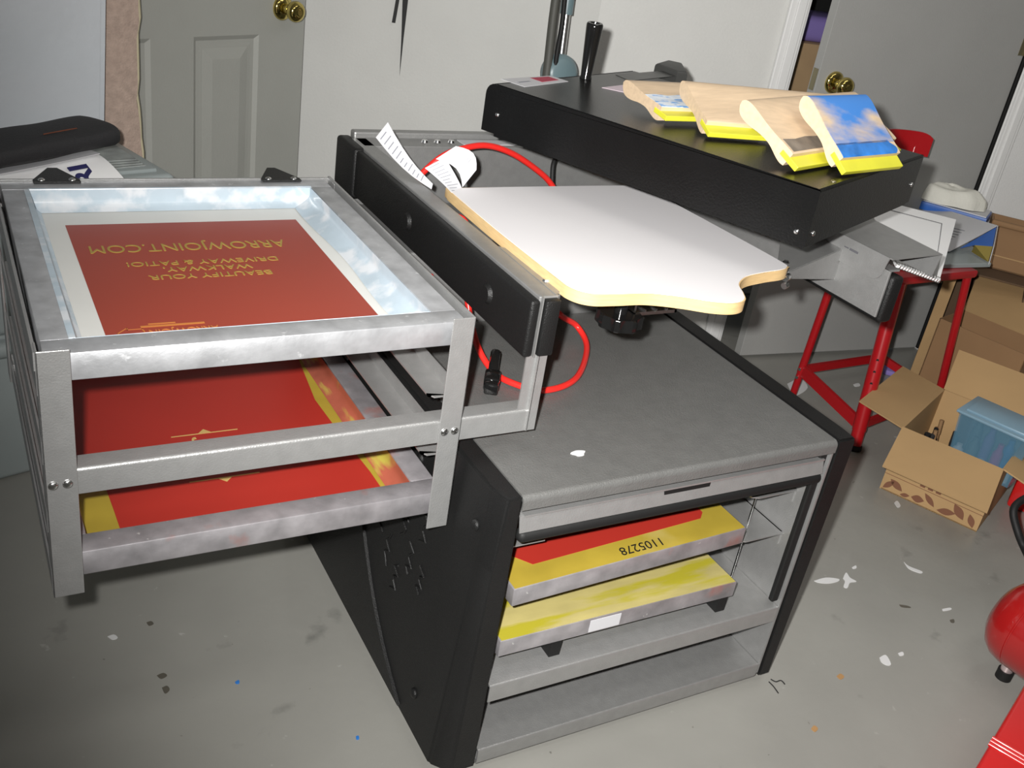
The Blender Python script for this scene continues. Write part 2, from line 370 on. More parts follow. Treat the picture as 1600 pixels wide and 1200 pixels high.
# panelled door standing open in front of the left wall
nl = Vector((-wl.y, wl.x)); nl = nl if nl.dot(-corner) > 0 else -nl
ML = Matrix(((wl.x, nl.x, 0, corner.x), (wl.y, nl.y, 0, corner.y), (0, 0, 1, 0), (0, 0, 0, 1)))
DO = Vector((0.959, 2.946)); DV = Vector((-0.910, -0.414)).normalized(); DN = Vector((-DV.y, DV.x)); DN = DN if DN.dot(-DO) > 0 else -DN
ML0 = ML
ML = Matrix(((DV.x, DN.x, 0, DO.x), (DV.y, DN.y, 0, DO.y), (0, 0, 1, 0), (0, 0, 0, 1)))
LX = 0.0; LF = 0.0
g = G(ML)
g.box(LX, LX+0.89, LF-0.036, LF-0.008, 0.012, 2.04)
cols = [(0.0, 0.164), (0.380, 0.510), (0.726, 0.89)]
PANELS = [(0.23, 0.885), (1.06, 1.62), (1.74, 1.92)]
for a, b in cols: g.box(LX+a, LX+b, LF-0.01, LF, 0.012, 2.04)
zs = [0.012, 0.23, 0.885, 1.06, 1.62, 1.74, 1.92, 2.04]
for a, b in ((0.164, 0.380), (0.510, 0.726)):
    for k in range(0, 8, 2): g.box(LX+a, LX+b, LF-0.01, LF, zs[k], zs[k+1])
    for z0, z1 in PANELS:
        for q, (i0, h) in enumerate(((0.014, 0.005), (0.05, 0.004))):
            pass
        A = (LX+a, z0); B = (LX+b, z1)
        # sloped moulding and raised field
        o = [(A[0], A[1]), (B[0], A[1]), (B[0], B[1]), (A[0], B[1])]
        for (i0, y0, i1, y1) in ((0.0, LF, 0.012, LF-0.008), (0.022, LF-0.008, 0.030, LF-0.0075), (0.030, LF-0.0085, 0.062, LF-0.002)):
            P = [Vector((x+(i0 if x == A[0] else -i0), y0, z+(i0 if z == A[1] else -i0))) for x, z in o]
            Q = [Vector((x+(i1 if x == A[0] else -i1), y1, z+(i1 if z == A[1] else -i1))) for x, z in o]
            vs = [g.bm.verts.new(p) for p in P+Q]
            for k in range(4): g.bm.faces.new((vs[k], vs[(k+1) % 4], vs[4+(k+1) % 4], vs[4+k]))
            if i1 > 0.06: g.bm.faces.new(vs[4:])
            g._fin(vs, None)
d2 = struct('door_2', g, door_m)
knob(ML @ Matrix.Translation((LX+0.084, LF, 0)), d2, 0.955)
# room beyond the gap
g = G(); g.box(1.9, 4.7, 3.55, 3.65, 0, 2.62); struct('wall_beyond', g, wallr_m)

# black webbing hanging on the left wall
g = G(ML0)
g.sheet(lambda u, v: (0.576-0.010*u+(v-0.5)*(0.012+0.010*math.sin(min(1,u*1.25)*math.pi)*(u<0.8)+0.0*u)*(1-u**3), 0.014+0.004*math.sin(u*7), 1.30-0.51*u), 16, 2, 0.002)
g.sheet(lambda u, v: (0.580+0.018*u*u+(v-0.5)*0.010, 0.018, 1.30-0.36*u), 10, 2, 0.002)
tag(obj('strap', g, lace_m, smooth=60), 'thin black strap with tapered ends hanging down the left wall', 'strap')

# ------------------------------------------------------------ the press cabinet
press = thing('screen_printing_press', (1.03, 1.35, 0), 'grey steel screen printing press with black side panels on an open cabinet', 'printing press')
XL, XR, YF, YB, ZT = 0.707, 1.357, 1.036, 1.62, 0.588
# folded steel top
g = G()
n = 6; rr = 0.010
prof = [(YB, ZT-0.003), (YB, ZT)] + [(YF+rr-rr*math.sin(a), ZT-rr+rr*math.cos(a)) for a in [math.pi/2*k/n for k in range(n+1)]] + [(YF, ZT-0.024), (YF+0.003, ZT-0.024), (YF+0.003, ZT-rr)] + [(YF+rr, ZT-0.003)]
g.prism_axis(prof, XL+0.001, XR-0.001, 'X'); obj('cabinet_top', g, top_m, press, 40)
# inner body: side walls, back, shelf, base
g = G()
g.box(XL, XL+0.004, YF+0.02, YB, 0.03, ZT-0.004); g.box(XR-0.004, XR, YF+0.004, YB, 0.03, ZT-0.004)
g.box(XL, XR, YB-0.004, YB, 0.03, ZT-0.004)
obj('cabinet_body', g, silver_m, press)
def shelfprof(z, drop, y0=YF+0.004, r=0.004):
    return [(YB-0.005, z-0.002), (YB-0.005, z)] + [(y0+r-r*math.sin(a), z-r+r*math.cos(a)) for a in [math.pi/2*k/4 for k in range(5)]] + [(y0, z-drop), (y0+0.002, z-drop), (y0+0.002, z-0.004)]
g = G(); g.prism_axis(shelfprof(0.204, 0.036), XL+0.005, XR-0.005, 'X'); obj('shelf', g, silver_m, press, 40)
g = G(); g.prism_axis(shelfprof(0.054, 0.030), XL+0.005, XR-0.005, 'X'); g.box(XL+0.005, XR-0.005, YF+0.006, YB, 0.02, 0.03); obj('base_shelf', g, grey_m, press, 40)
g = G(); g.box(XL+0.012, XR-0.014, YF+0.006, YF+0.05, 0.546, 0.549)
g.quad([(XL+0.006, YF+0.012, 0.546), (XR-0.012, YF+0.012, 0.546), (XR-0.012, YF+0.005, 0.519), (XL+0.006, YF+0.005, 0.519)], 0.002)
g.box(XL+0.006, XR-0.012, YF+0.012, YF+0.06, 0.544, 0.5465)
dr = obj('drawer_lip', g, silver_m, press)
g = G(); g.box(XL+0.006, XR-0.010, YF-0.001, YF+0.024, 0.498, 0.520, 0.010, 3); obj('rubber_edge', g, rub_m, dr, 40, label='black rubber edge strip')
g = G(); g.box(0.985, 1.082, YF+0.0075, YF+0.013, 0.534, 0.5475, 0.001); obj('slot_cover', g, rub_m, dr, label='black slot')
g = G(); g.box(XR-0.022, XR-0.005, YF+0.01, YF+0.022, 0.215, 0.560, 0.003); obj('gasket', g, rub_m, press, label='black upright gasket strip')
for z in (0.452, 0.352):
    for sx, a, b in ((1, 1.238, XR-0.004), (-1, XL+0.004, 0.80)):
        g = G(); q = [(a, 1.09), (a, 1.56), (b, 1.56), (b, 1.09)]
        if sx > 0: q = [(a+0.02, 1.085), (a+0.006, 1.091), (a, 1.105), (a, 1.56), (b, 1.56), (b, 1.085)]
        g.prism(q, z-0.0025, z); g.box(*( (b-0.003, b) if sx > 0 else (a, a+0.003)), 1.09, 1.56, z-0.03, z)
        obj('screen_rail', g, silver_m, press)
g = G(); g.box(1.2965, 1.2985, 1.128, 1.131, 0.2045, 0.448); obj('fold_edge', g, chrome_m, press, label='thin bright upright edge')  # bright bar added to show the lit fold edge of the wall
# side panels: moulded black plastic, chamfered on their outer edges
def side_panel(xi, xo, side):
    g = G()
    prof = [(xi, 0.022), (xi, ZT+0.002), (xo+0.010, ZT+0.002), (xo+0.014, ZT-0.008), (xo, 0.022)] if side > 0 else [(xi, 0.022), (xi, ZT+0.002), (0.670, ZT+0.002), (0.6625, 0.455), (xo, 0.022)]
    vs_f = []; rings = []
    for (y, ins) in ((YF, 1), (YF+0.032, 0), (1.92, 0)):
        ring = []
        for x, z in prof:
            X = x
            if ins and side < 0 and x < 0.69: X = {0.670: 0.682, 0.6625: 0.6755}.get(x, xo+0.028)
            if ins and side > 0 and x > xo-0.001: X = x-0.004
            ring.append(g.bm.verts.new((X, y, z)))
        rings.append(ring)
    for A, B in zip(rings, rings[1:]):
        for k in range(5): g.bm.faces.new((A[k], A[(k+1) % 5], B[(k+1) % 5], B[k]))
    g.bm.faces.new(rings[0][::-1]); g.bm.faces.new(rings[-1])
    bmesh.ops.bevel(g.bm, geom=g.bm.edges[:], offset=0.004, segments=2, affect='EDGES')
    # upstand at the rear
    a, b = sorted((xi, xo)); g.prism_axis([(1.60, ZT-0.05), (1.60, ZT+0.012), (1.66, 0.66), (1.70, 0.72), (1.92, 0.73), (1.92, ZT-0.05)], a+0.004, b-0.004, 'X')
    return obj('side_panel', g, black_m, press, 40)
spl = side_panel(XL, 0.632, -1); spr = side_panel(XR, 1.392, 1)
# raised sweep, studs and worn lettering on the left panel
def PX(z): return 0.632+(0.6625-0.632)*(z-0.022)/0.433 if z < 0.455 else 0.6625+(z-0.455)*0.055
g = G()
arc = [(1.72, 0.53), (1.60, 0.40), (1.49, 0.27), (1.39, 0.16), (1.30, 0.09), (1.20, 0.035), (1.72, 0.035)]
ap = smooth_path([(0, *p) for p in arc[:6]], 5); pts = [(p.y, p.z) for p in ap] + [(1.88, 0.035), (1.88, 0.53)]
ring_ = [[g.bm.verts.new((PX(z)+dx, y, z)) for y, z in pts] for dx in (-0.006, 0.004)]
g.bm.faces.new(ring_[0]); g.bm.faces.new(ring_[1][::-1]); nq = len(pts)
for k in range(nq): g.bm.faces.new((ring_[0][k], ring_[0][(k+1) % nq], ring_[1][(k+1) % nq], ring_[1][k]))
obj('raised_sweep', g, black_m, spl, 40)
for y, z in ((1.09, 0.51), (1.62, 0.20), (1.16, 0.10), (1.30, 0.50)):
    g = G(); g.sphere((PX(z)-0.001, y, z), 0.010, sc=(0.6, 1, 1)); obj('stud', g, black_m, spl, 60)
g = G(); rn = random.Random(4)
for k, (y, z, h, s) in enumerate([(1.27, 0.47, 0.05, 1), (1.32, 0.46, 0.06, -1), (1.24, 0.40, 0.07, 1), (1.36, 0.38, 0.08, 1), (1.31, 0.36, 0.06, -1), (1.40, 0.32, 0.07, 1), (1.27, 0.31, 0.06, 1), (1.36, 0.27, 0.07, -1), (1.31, 0.24, 0.06, 1), (1.22, 0.30, 0.05, -1), (1.44, 0.40, 0.06, 1)]):
    P = [(PX(z-h/2+h*t/6)-0.0005, y+0.012*s*math.sin(t*2.4+k), z-h/2+h*t/6) for t in range(7)]
    g.tube(P, 0.0022, 6)
obj('worn_relief', g, black_m, spl, 60)
for x, y in ((0.70, 1.115), (1.31, 1.10), (0.70, 1.56), (1.31, 1.56)):
    g = G(); xx = x if x > 1 else 0.735
    g.cyl((xx-0.010, y, 0.011), (xx+0.010, y, 0.011), 0.011, seg=16); g.box(xx-0.014, xx+0.014, y-0.008, y+0.008, 0.012, 0.022)
    obj('caster', g, rub_m, press, 40)
g = G(); pp = [(0.857+0.012*math.cos(a)*(1+0.3*math.sin(3*a)), 1.124+0.008*math.sin(a)) for a in [2*math.pi*k/18 for k in range(18)]]
g.prism(pp, ZT, ZT+0.0012); tag(obj('paint_blob', g, paintw_m), 'small white blob of dried ink on the grey press top', 'paint blob')

# ------------------------------------------------------------ press head frame
g = G(); g.box(0.72, 1.356, 1.625, 1.90, ZT-0.02, 0.74, 0.004); obj('column', g, grey_m, press)
# left rail
ZR = 0.855
g = G(); g.box(0.756, 0.790, 1.162, 1.98, 0.762, ZR, 0.0015); g.box(0.7585, 0.7605, 1.155, 1.17, 0.757, ZR+0.001)
rl = obj('left_rail', g, grey_m, press)
g = G(); g.box(0.7405, 0.757, 1.156, 2.0, 0.757, ZR-0.004, 0.005, 3)
for y in (1.29, 1.62): g.cyl((0.7405, y, 0.805), (0.7345, y, 0.805), 0.017, 0.013, 24)
g.box(0.735, 0.765, 1.90, 2.01, 0.75, ZR+0.0, 0.008, 3)
obj('rail_cover', g, black_m, rl, 40, label='black plastic cover along the rail')
g = G(); g.box(0.7625, 0.789, 1.150, 1.166, 0.760, ZR-0.003, 0.003); obj('end_cap', g, black_m, rl, 40, label='black end cap')
g = G(); g.prism([(0.785, 1.165), (0.800, 1.175), (0.803, 1.23), (0.812, 1.27), (0.820, 1.33), (0.788, 1.36)], ZR-0.003, ZR+0.001); g.prism([(0.797, 1.175), (0.800, 1.175), (0.803, 1.23), (0.800, 1.23)], ZR-0.035, ZR)
br = obj('rail_bracket', g, grey_m, rl, label='grey bracket plate')
g = G(); g.cyl((0.796, 1.215, ZR), (0.796, 1.215, ZR+0.004), 0.006, 0.004); obj('screw', g, chrome_m, br, 40, label='shiny screw')
g = G(); g.cyl((0.803, 1.198, ZR-0.010), (0.813, 1.196, ZR-0.010), 0.005); obj('screw', g, chrome_m, br, 40, label='shiny screw')
# drop post carrying the screen rack
g = G(); g.box(0.752, 0.772, 1.163, 1.166, 0.640, 0.762); g.box(0.770, 0.786, 1.158, 1.162, 0.624, 0.762, 0.001); g.box(0.769, 0.772, 1.158, 1.185, 0.624, 0.762); obj('drop_post', g, silver_m, press)
# cross bar and its back sheet
g = G(); g.box(0.765, 1.56, 1.925, 1.99, ZR-0.006, ZR+0.0, 0.002); g.box(0.765, 1.56, 1.985, 2.01, 0.70, ZR+0.012, 0.004); g.box(0.79, 1.50, 1.925, 1.93, 0.60, ZR-0.004)
cb = obj('cross_bar', g, grey_m, press)
for x in (0.915, 0.945, 0.978):
    g = G(); g.cyl((x, 1.957, ZR), (x, 1.957, ZR+0.005), 0.008, 0.006, 12); obj('bolt', g, chrome_m, cb, 40, label='bright zinc bolt')
g = G(); g.box(1.0, 1.15, 1.94, 1.975, ZR, ZR+0.001); obj('label_plate', g, label_m, cb, label='white label')
# right rail
g = G(); g.box(1.501, 1.506, 1.163, 1.98, 0.763, ZR, 0.001); g.box(1.503, 1.535, 1.17, 1.98, ZR-0.004, ZR)
rrl = obj('right_rail', g, silver_m, press)
g = G(); g.box(1.508, 1.541, 1.156, 1.99, 0.752, ZR-0.010, 0.008, 3); obj('rail_cover', g, black_m, rrl, 40, label='black plastic cover along the rail')
g = G()
top = [(1.280, 1.195), (1.30, 1.245), (1.503, 1.46), (1.503, 1.285)]
g.prism(top, ZR-0.004, ZR-0.001)
g.quad([(1.280, 1.195, ZR-0.002), (1.503, 1.285, ZR-0.002), (1.503, 1.285, ZR-0.066), (1.280, 1.195, ZR-0.014)], 0.002)
g.quad([(1.30, 1.245, ZR-0.002), (1.280, 1.195, ZR-0.002), (1.280, 1.195, ZR-0.014), (1.30, 1.245, ZR-0.014)], 0.002)
br = obj('rail_bracket', g, silver_m, rrl, label='tapered silver bracket')
g = G(); g.cyl((1.276, 1.190, ZR-0.008), (1.266, 1.185, ZR-0.008), 0.007)
obj('screw', g, chrome_m, br, 40, label='shiny adjuster screw')
g = G(); g.cyl((1.272, 1.183, ZR-0.020), (1.264, 1.181, ZR-0.022), 0.006)
obj('screw', g, chrome_m, br, 40, label='shiny adjuster screw')
g = G(); g.cyl((1.31, 1.235, ZR-0.001), (1.31, 1.235, ZR+0.002), 0.007, 0.004)
obj('screw', g, chrome_m, br, 40, label='shiny flat screw')
# folded sheet tray on the right rail
g = G(); zh = 0.880
g.prism([(1.496, 1.162), (1.640, 1.172), (1.655, 1.45), (1.640, 1.455), (1.642, 1.60), (1.660, 1.98), (1.496, 1.98)], zh-0.002, zh)
q = [(1.168, zh), (1.98, zh), (1.98, zh-0.050)] + [(1.196-0.022*math.sin(a)*1.0+0.0, zh-0.050+0.022-0.022*math.cos(a)) for a in [math.pi/2*k/5 for k in range(6)]]
g.prism_axis(q, 1.494, 1.4965, 'X')
g.quad([(1.640, 1.172, zh), (1.655, 1.45, zh), (1.647, 1.45, zh-0.05), (1.632, 1.172, zh-0.045)], 0.002)
tr = obj('folded_tray', g, silver_m, press, label='grey folded sheet metal tray')
g = G(); g.box(1.493, 1.4945, 1.24, 1.262, 0.859, 0.863); g.box(1.493, 1.4945, 1.265, 1.276, 0.860, 0.862); obj('slot', g, ink_m, tr, label='small dark slot')

# ------------------------------------------------------------ platen
ZP = 0.872
Mp = I4
left = [(0.806, 1.60), (0.799, 1.165)]
pth = smooth_path([(0.812, 1.607, 0), (0.804, 1.598, 0), (0.797, 1.40, 0), (0.797, 1.20, 0), (0.800, 1.150, 0), (0.822, 1.125, 0), (0.862, 1.118, 0), (0.915, 1.113, 0), (0.965, 1.092, 0), (1.005, 1.068, 0), (1.040, 1.058, 0), (1.068, 1.066, 0), (1.085, 1.090, 0), (1.103, 1.122, 0), (1.140, 1.148, 0), (1.190, 1.160, 0), (1.235, 1.166, 0), (1.256, 1.176, 0), (1.262, 1.195, 0), (1.260, 1.30, 0), (1.246, 1.60, 0), (1.238, 1.610, 0), (1.14, 1.613, 0), (0.93, 1.611, 0)], 6)
P2 = [(p.x, p.y) for p in pth]
g = G(); g.prism(P2, ZP-0.0195, ZP-0.001, bev=0.0025)
pl = obj('platen', g, mdf_m, press, 40, label='shirt board with curved neck end and pale wooden edge')
cx, cy = 1.03, 1.36
g = G(); g.prism([(cx+(x-cx)*0.991, cy+(y-cy)*0.991) for x, y in P2], ZP-0.0012, ZP); obj('laminate_top', g, board_m, pl, label='smooth white laminate face')
# clamp and knob under the neck
kp = at(967, 500, 0.790)
g = G()
pa = at(989, 494, 0.800); pw = at(1052, 485, 0.800); ax0 = pa.x; ay0 = pa.y; aw = pw.x-pa.x
g.box(ax0, ax0+aw, ay0, 1.60, 0.800, 0.806); g.box(ax0, ax0+0.004, ay0, 1.60, 0.800, ZP-0.020); g.box(ax0+aw-0.004, ax0+aw, ay0, 1.60, 0.800, ZP-0.020)
for x in (0.25, 0.5, 0.75): g.box(ax0+x*aw, ax0+x*aw+0.002, ay0-0.001, 1.60, 0.805, 0.810)
g.box(kp.x-0.016, ax0+0.003, kp.y-0.022, kp.y+0.030, 0.836, ZP-0.020)
g.box(ax0-0.01, ax0+aw+0.01, 1.58, 1.65, 0.70, 0.83)
cl = obj('clamp_arm', g, chrome_m, pl, label='ribbed aluminium support arm')
KN = Matrix.Translation((kp.x, kp.y, 0.782))
g = G(KN); g.cyl((0, 0, 0.014), (0, 0, 0.058), 0.011); pts = [((0.035+0.004*(1 if (k % 4) < 2 else -1))*math.cos(2*math.pi*k/32), (0.035+0.004*(1 if (k % 4) < 2 else -1))*math.sin(2*math.pi*k/32)) for k in range(32)]
g.prism(pts, 0.0, 0.022, bev=0.003); obj('knob', g, shiny_m, cl, 40, label='round ribbed black knob')

# ------------------------------------------------------------ cords and tags
def hose(name, pts, r, m, label=None, cat=None, parent=None):
    g = G(); g.tube(smooth_path(pts, 8), r, 12); o = obj(name, g, m, parent, 80)
    return tag(o, label, cat) if parent is None else o
pts_arc = [(0.80, 1.60, 0.66), (0.812, 1.70, 0.76), (0.818, 1.79, 0.815), (0.844, 1.80, 0.838), (0.882, 1.80, 0.871), (0.922, 1.80, 0.887), (0.979, 1.80, 0.895), (1.042, 1.80, 0.879), (1.111, 1.80, 0.842), (1.150, 1.80, 0.812), (1.17, 1.79, 0.78), (1.16, 1.74, 0.755)]
hose('power_cord', pts_arc, 0.0065, hose_m, 'red power cord arching up behind the white platen', 'cord')
hose('power_cord', [(0.98, 1.60, 0.745), (1.00, 1.54, 0.69), (1.022, 1.492, 0.655), (1.075, 1.50, 0.62), (1.066, 1.442, 0.602), (0.982, 1.343, 0.5965), (0.90, 1.315, 0.5965), (0.853, 1.353, 0.5965), (0.836, 1.40, 0.600), (0.825, 1.45, 0.63), (0.82, 1.50, 0.70), (0.81, 1.52, 0.83), (0.79, 1.56, 0.835)], 0.0060, hose_m, 'red power cord looping down onto the grey press top', 'cord')
hose('appliance_cable', [(1.182, 1.87, 0.93), (1.181, 1.85, 0.864), (1.179, 1.85, 0.833), (1.176, 1.83, 0.78), (1.17, 1.80, 0.745)], 0.0055, rub_m, 'black cable hanging down beside the red cord behind the platen', 'cable')
g = G(); Mq = frame((0.822, 1.372, 0.594), R(60))
g.box(-0.045, -0.005, -0.014, 0.014, 0.0, 0.028, 0.005, 2, Mq); g.box(-0.005, 0.055, -0.009, 0.009, 0.004, 0.030, 0.006, 2, Mq @ Matrix.Rotation(R(-18), 4, 'Y')); g.box(-0.06, -0.045, -0.012, 0.012, 0.003, 0.025, 0.003, 2, Mq)
tag(obj('cable_plug', g, shiny_m, smooth=40), 'black moulded plug lying beside the red cord loop on the press top', 'plug')

def lines_on(fn, rows, u0, u1, name, parent, m):
    g = G()
    rn = random.Random(3)
    for r in rows:
        w = 0.55+0.45*rn.random()
        g.sheet(lambda u, v: Vector(fn(u0+(u1-u0)*u*w, r+0.012*(v-0.5)))+Vector((0, -0.0004, 0.0011)), 8, 1, 0.0003)
    return obj(name, g, m, parent, label='rows of tiny faint grey print')
def tagstrip(fn, lab, rows, u0=0.12, u1=0.88):
    g = G(); g.sheet(fn, 14, 6, 0.0006); o = obj('paper_tag', g, label_m, smooth=60)
    tag(o, lab, 'tag', 'paper care tags on the press cords')
    lines_on(fn, rows, u0, u1, 'print', o, faint_m)
def bil(a, b, c, d, bend=(0, 0, 0)):   # v runs a->d, u runs a->b
    return lambda u, v: lerp(lerp(a, b, u), lerp(d, c, u), v)+Vector(bend)*math.sin(math.pi*v)
tagstrip(bil((0.738, 1.80, 0.908), (0.760, 1.80, 0.938), (0.802, 1.66, 0.862), (0.798, 1.655, 0.853), (0.0, 0, -0.010)), 'curled white printed paper tag standing over the left rail', [0.06+0.075*k for k in range(11)])
tagstrip(bil((0.763, 1.62, 0.905), (0.800, 1.62, 0.925), (0.852, 1.60, 0.838), (0.815, 1.57, 0.858), (0.004, 0, 0.0)), 'folded white printed paper tag hanging beside the platen corner, lower fold', [0.05+0.07*k for k in range(12)])
tagstrip(bil((0.785, 1.625, 0.920), (0.822, 1.625, 0.944), (0.862, 1.61, 0.905), (0.838, 1.61, 0.872), (0.008, -0.01, 0.012)), 'white paper tag, blank upper fold, curling out beside the red cord', [0.52, 0.6], 0.55, 0.8)

# ------------------------------------------------------------ screens
def aframe(g, x0, x1, y0, y1, z0, z1, b, M=None):
    for (a, c, d, e) in ((x0, x1, y0, y0+b), (x0, x1, y1-b, y1)): g.box(a, c, d, e, z0, z1, 0.0022, 2, M)
    for (a, c, d, e) in ((x0+0.0002, x0+b, y0+b*0.98, y1-b*0.98), (x1-b, x1-0.0002, y0+b*0.98, y1-b*0.98)): g.box(a, c, d, e, z0+0.0001, z1-0.0001, 0.0022, 2, M)
SX0, SX1, SY0, SY1, SB = 0.083, 0.643, 1.166, 1.806, 0.040
# top screen
scr = thing('printing_screen', (0.365, 1.486, 0.785), 'aluminium framed white mesh screen with dull red stencil, top shelf of the rack', 'silk screen')
g = G(); aframe(g, SX0, SX1, SY0, SY1, 0.785, 0.823, SB); obj('frame', g, alu_m, scr, 40)
xa, xb, ya, yb = SX0+SB, SX1-SB, SY0+SB, SY1-SB
zm = 0.787
g = G(); g.box(xa-0.005, xb+0.005, ya-0.005, yb+0.005, zm-0.0005, zm); obj('mesh', g, mesh_m, scr)
g = G(); g.box(0.168, 0.552, 1.215, 1.690, zm, zm+0.0006); em = obj('emulsion', g, redem_m, scr, label='dull red stencil area')
# sealing tape up the inner faces, with a lapped edge over the frame on the left
g = G(); rn = random.Random(9)
g.sheet(lambda u, v: (xa+(xb-xa)*u, yb-0.0015-0.016*max(0, 1-v*2.2)**2, zm+0.001+0.034*min(1, v*1.05)), 40, 8, 0.0005)
g.sheet(lambda u, v: (xa+0.0015+0.014*max(0, 1-v*2.2)**2, ya+(yb-ya)*u, zm+0.001+0.034*min(1, v*1.05)), 40, 8, 0.0005)
g.sheet(lambda u, v: (xb-0.0015-(0.030+0.004*math.sin(u*9))*max(0, 1-v*1.8)**2, ya+(yb-ya)*u, zm+0.001+0.034*min(1, v*1.05)), 40, 8, 0.0005)
g.sheet(lambda u, v: (xa+(xb-xa)*u, ya+0.0015+0.010*max(0, 1-v*2.2)**2, zm+0.001+0.034*min(1, v*1.05)), 40, 8, 0.0005)
g.box(xa-0.007, xa+0.001, ya, yb, 0.8225, 0.8236); g.box(xa, xb, yb, yb+0.004, 0.8225, 0.8236)
obj('sealing_tape', g, tape_m, scr, 60, label='clear bluish tape round the inside of the frame')
def up180(x, y, z): return Matrix.Translation((x, y, z)) @ Matrix.Rotation(math.pi, 4, 'Z')
zt = zm+0.0008
text_obj('lettering', 'ARROWJOINT.COM', up180(0.343, 1.580, zt), 0.044, gold_m, em, sx=0.79, small=1)
text_obj('lettering', 'DRIVEWAY & PATIO!', up180(0.350, 1.514, zt), 0.0235, gold_m, em, sx=1.08)
text_obj('lettering', 'WALKWAY,', up180(0.350, 1.488, zt), 0.0235, gold_m, em, sx=1.08)
text_obj('lettering', 'BEAUTIFY YOUR', up180(0.350, 1.460, zt), 0.0235, gold_m, em, sx=1.08)
text_obj('lettering', 'ARROWJOINT', up180(0.264, 1.277, zt), 0.020, orange_m, em, sx=0.80)
def outline(name, pts, w, M, m, parent):
    g = G(M); n = len(pts)
    for i in range(n):
        a = Vector((*pts[i], 0)); b = Vector((*pts[(i+1) % n], 0)); d = (b-a).normalized(); p = Vector((-d.y, d.x, 0))*w
        g.quad([a-p-d*w, b-p+d*w, b+p+d*w, a+p-d*w], 0.0004)
    return obj(name, g, m, parent)
outline('arrow_logo', [(0.183, 1.279), (0.197, 1.294), (0.197, 1.289), (0.216, 1.289), (0.219, 1.268), (0.197, 1.268), (0.197, 1.263)], 0.0008, Matrix.Translation((0, 0, zt)), orange_m, em)
g = G(); g.box(0.215, 0.300, 1.292, 1.297, zt, zt+0.0003); g.box(0.226, 0.262, 1.300, 1.303, zt, zt+0.0003); obj('small_print', g, orange_m, em)

# lower screen
scr2 = thing('printing_screen', (0.365, 1.486, 0.487), 'aluminium framed screen with bright red stencil and yellow edges, lower shelf of the rack', 'silk screen')
g = G(); aframe(g, SX0, SX1, SY0, SY1, 0.487, 0.526, SB); obj('frame', g, alud_m, scr2, 40)
zm = 0.489
g = G(); g.box(xa-0.005, xb+0.005, ya-0.005, yb+0.005, zm-0.0005, zm); obj('mesh', g, ymesh_m, scr2, label='yellow mesh')
g = G(); rn = random.Random(2)
pl_ = [(0.174, 1.215), (0.172, 1.30), (0.170, 1.36), (0.150, 1.40), (0.136, 1.43), (0.133, 1.76), (0.585, 1.76), (0.560, 1.55), (0.566, 1.40), (0.573, 1.30), (0.574, 1.215)]
g.prism(pl_, zm, zm+0.0006); em = obj('emulsion', g, redem2_m, scr2, label='bright red stencil area')
g = G(); g.sheet(lambda u, v: (xb-0.0015-0.020*max(0, 1-v*1.6)**2, ya+(yb-ya)*u, zm+0.001+0.035*min(1, v)), 30, 6, 0.0005)
obj('stained_edge', g, splat(mat('red_yellow_smeared_tape', (0.34, 0.085, 0.05), 0.5, var=0.3, scale=12), (0.42, 0.36, 0.06), 9, 0.48, 0.62, 3.0, (6, 1, 1)), scr2, 60)
zt = zm+0.0008
text_obj('lettering', 'ARROWJOINT', up180(0.345, 1.440, zt), 0.060, cream_m, em, sx=0.62)
def dia(x, y, s): return [(x-0.055, y-0.0012), (x+0.055, y-0.0012), (x+0.055, y+0.0012), (x-0.055, y+0.0012)], [(x-0.010, y+0.002*s), (x+0.010, y+0.002*s), (x, y+0.013*s)]
for (x, y, s) in ((0.345, 1.481, 1), (0.345, 1.343, -1)):
    g = G(); a, b = dia(x, y, s); g.prism(a, zt, zt+0.0003); g.prism(b, zt, zt+0.0003)
    obj('ornament', g, cream_m, em, label='cream ruled line with a small pointed diamond')

# the two screens inside the cabinet, mesh side up
def cab_screen(label, M, w, d, h, red, mm=None):
    o = thing('printing_screen', M @ Vector((0, 0, 0)), label, 'silk screen')
    g = G(M); aframe(g, 0, w, 0, d, 0, h, 0.036); obj('frame', g, alud_m, o, 40)
    g = G(M); g.box(0.003, w-0.003, 0.002, d-0.003, h, h+0.0006); ms = obj('mesh', g, mm or ymesh_m, o, label='yellow stained mesh')
    if red:
        g = G(M); g.prism(red, h+0.0006, h+0.0012); obj('emulsion', g, redem2_m, o, label='red stencil area')
    return o, ms
Mu = frame((0.738, 1.060, 0.3515), R(0.5)) @ Matrix.Rotation(R(-2.2), 4, 'Y') @ Matrix.Rotation(R(0.6), 4, 'X')
up, ms = cab_screen('yellow mesh screen with a red stencil and handwritten number, upper one inside the cabinet', Mu, 0.487, 0.52, 0.036, [(0.060, 0.045), (0.42, 0.052), (0.435, 0.066), (0.437, 0.10), (0.42, 0.13), (0.42, 0.50), (0.02, 0.50), (0.022, 0.115), (0.030, 0.085)])
text_obj('handwriting', '1105278', Mu @ Matrix.Translation((0.268, 0.022, 0.0368)) @ Matrix.Rotation(math.pi, 4, 'Z'), 0.028, rub_m, ms, sx=0.95, shear=0.15, offset=0.0)
Ml = frame((0.731, 1.062, 0.243), R(0.2)) @ Matrix.Rotation(R(0.2), 4, 'Y')
lo, ms = cab_screen('plain yellow mesh screen resting on black feet, lower one inside the cabinet', Ml, 0.512, 0.52, 0.034, None, cmesh_m)
g = G(Ml); g.box(0.18, 0.245, -0.0008, 0, 0.004, 0.030); obj('paper_label', g, label_m, lo, label='white paper label on the frame edge')
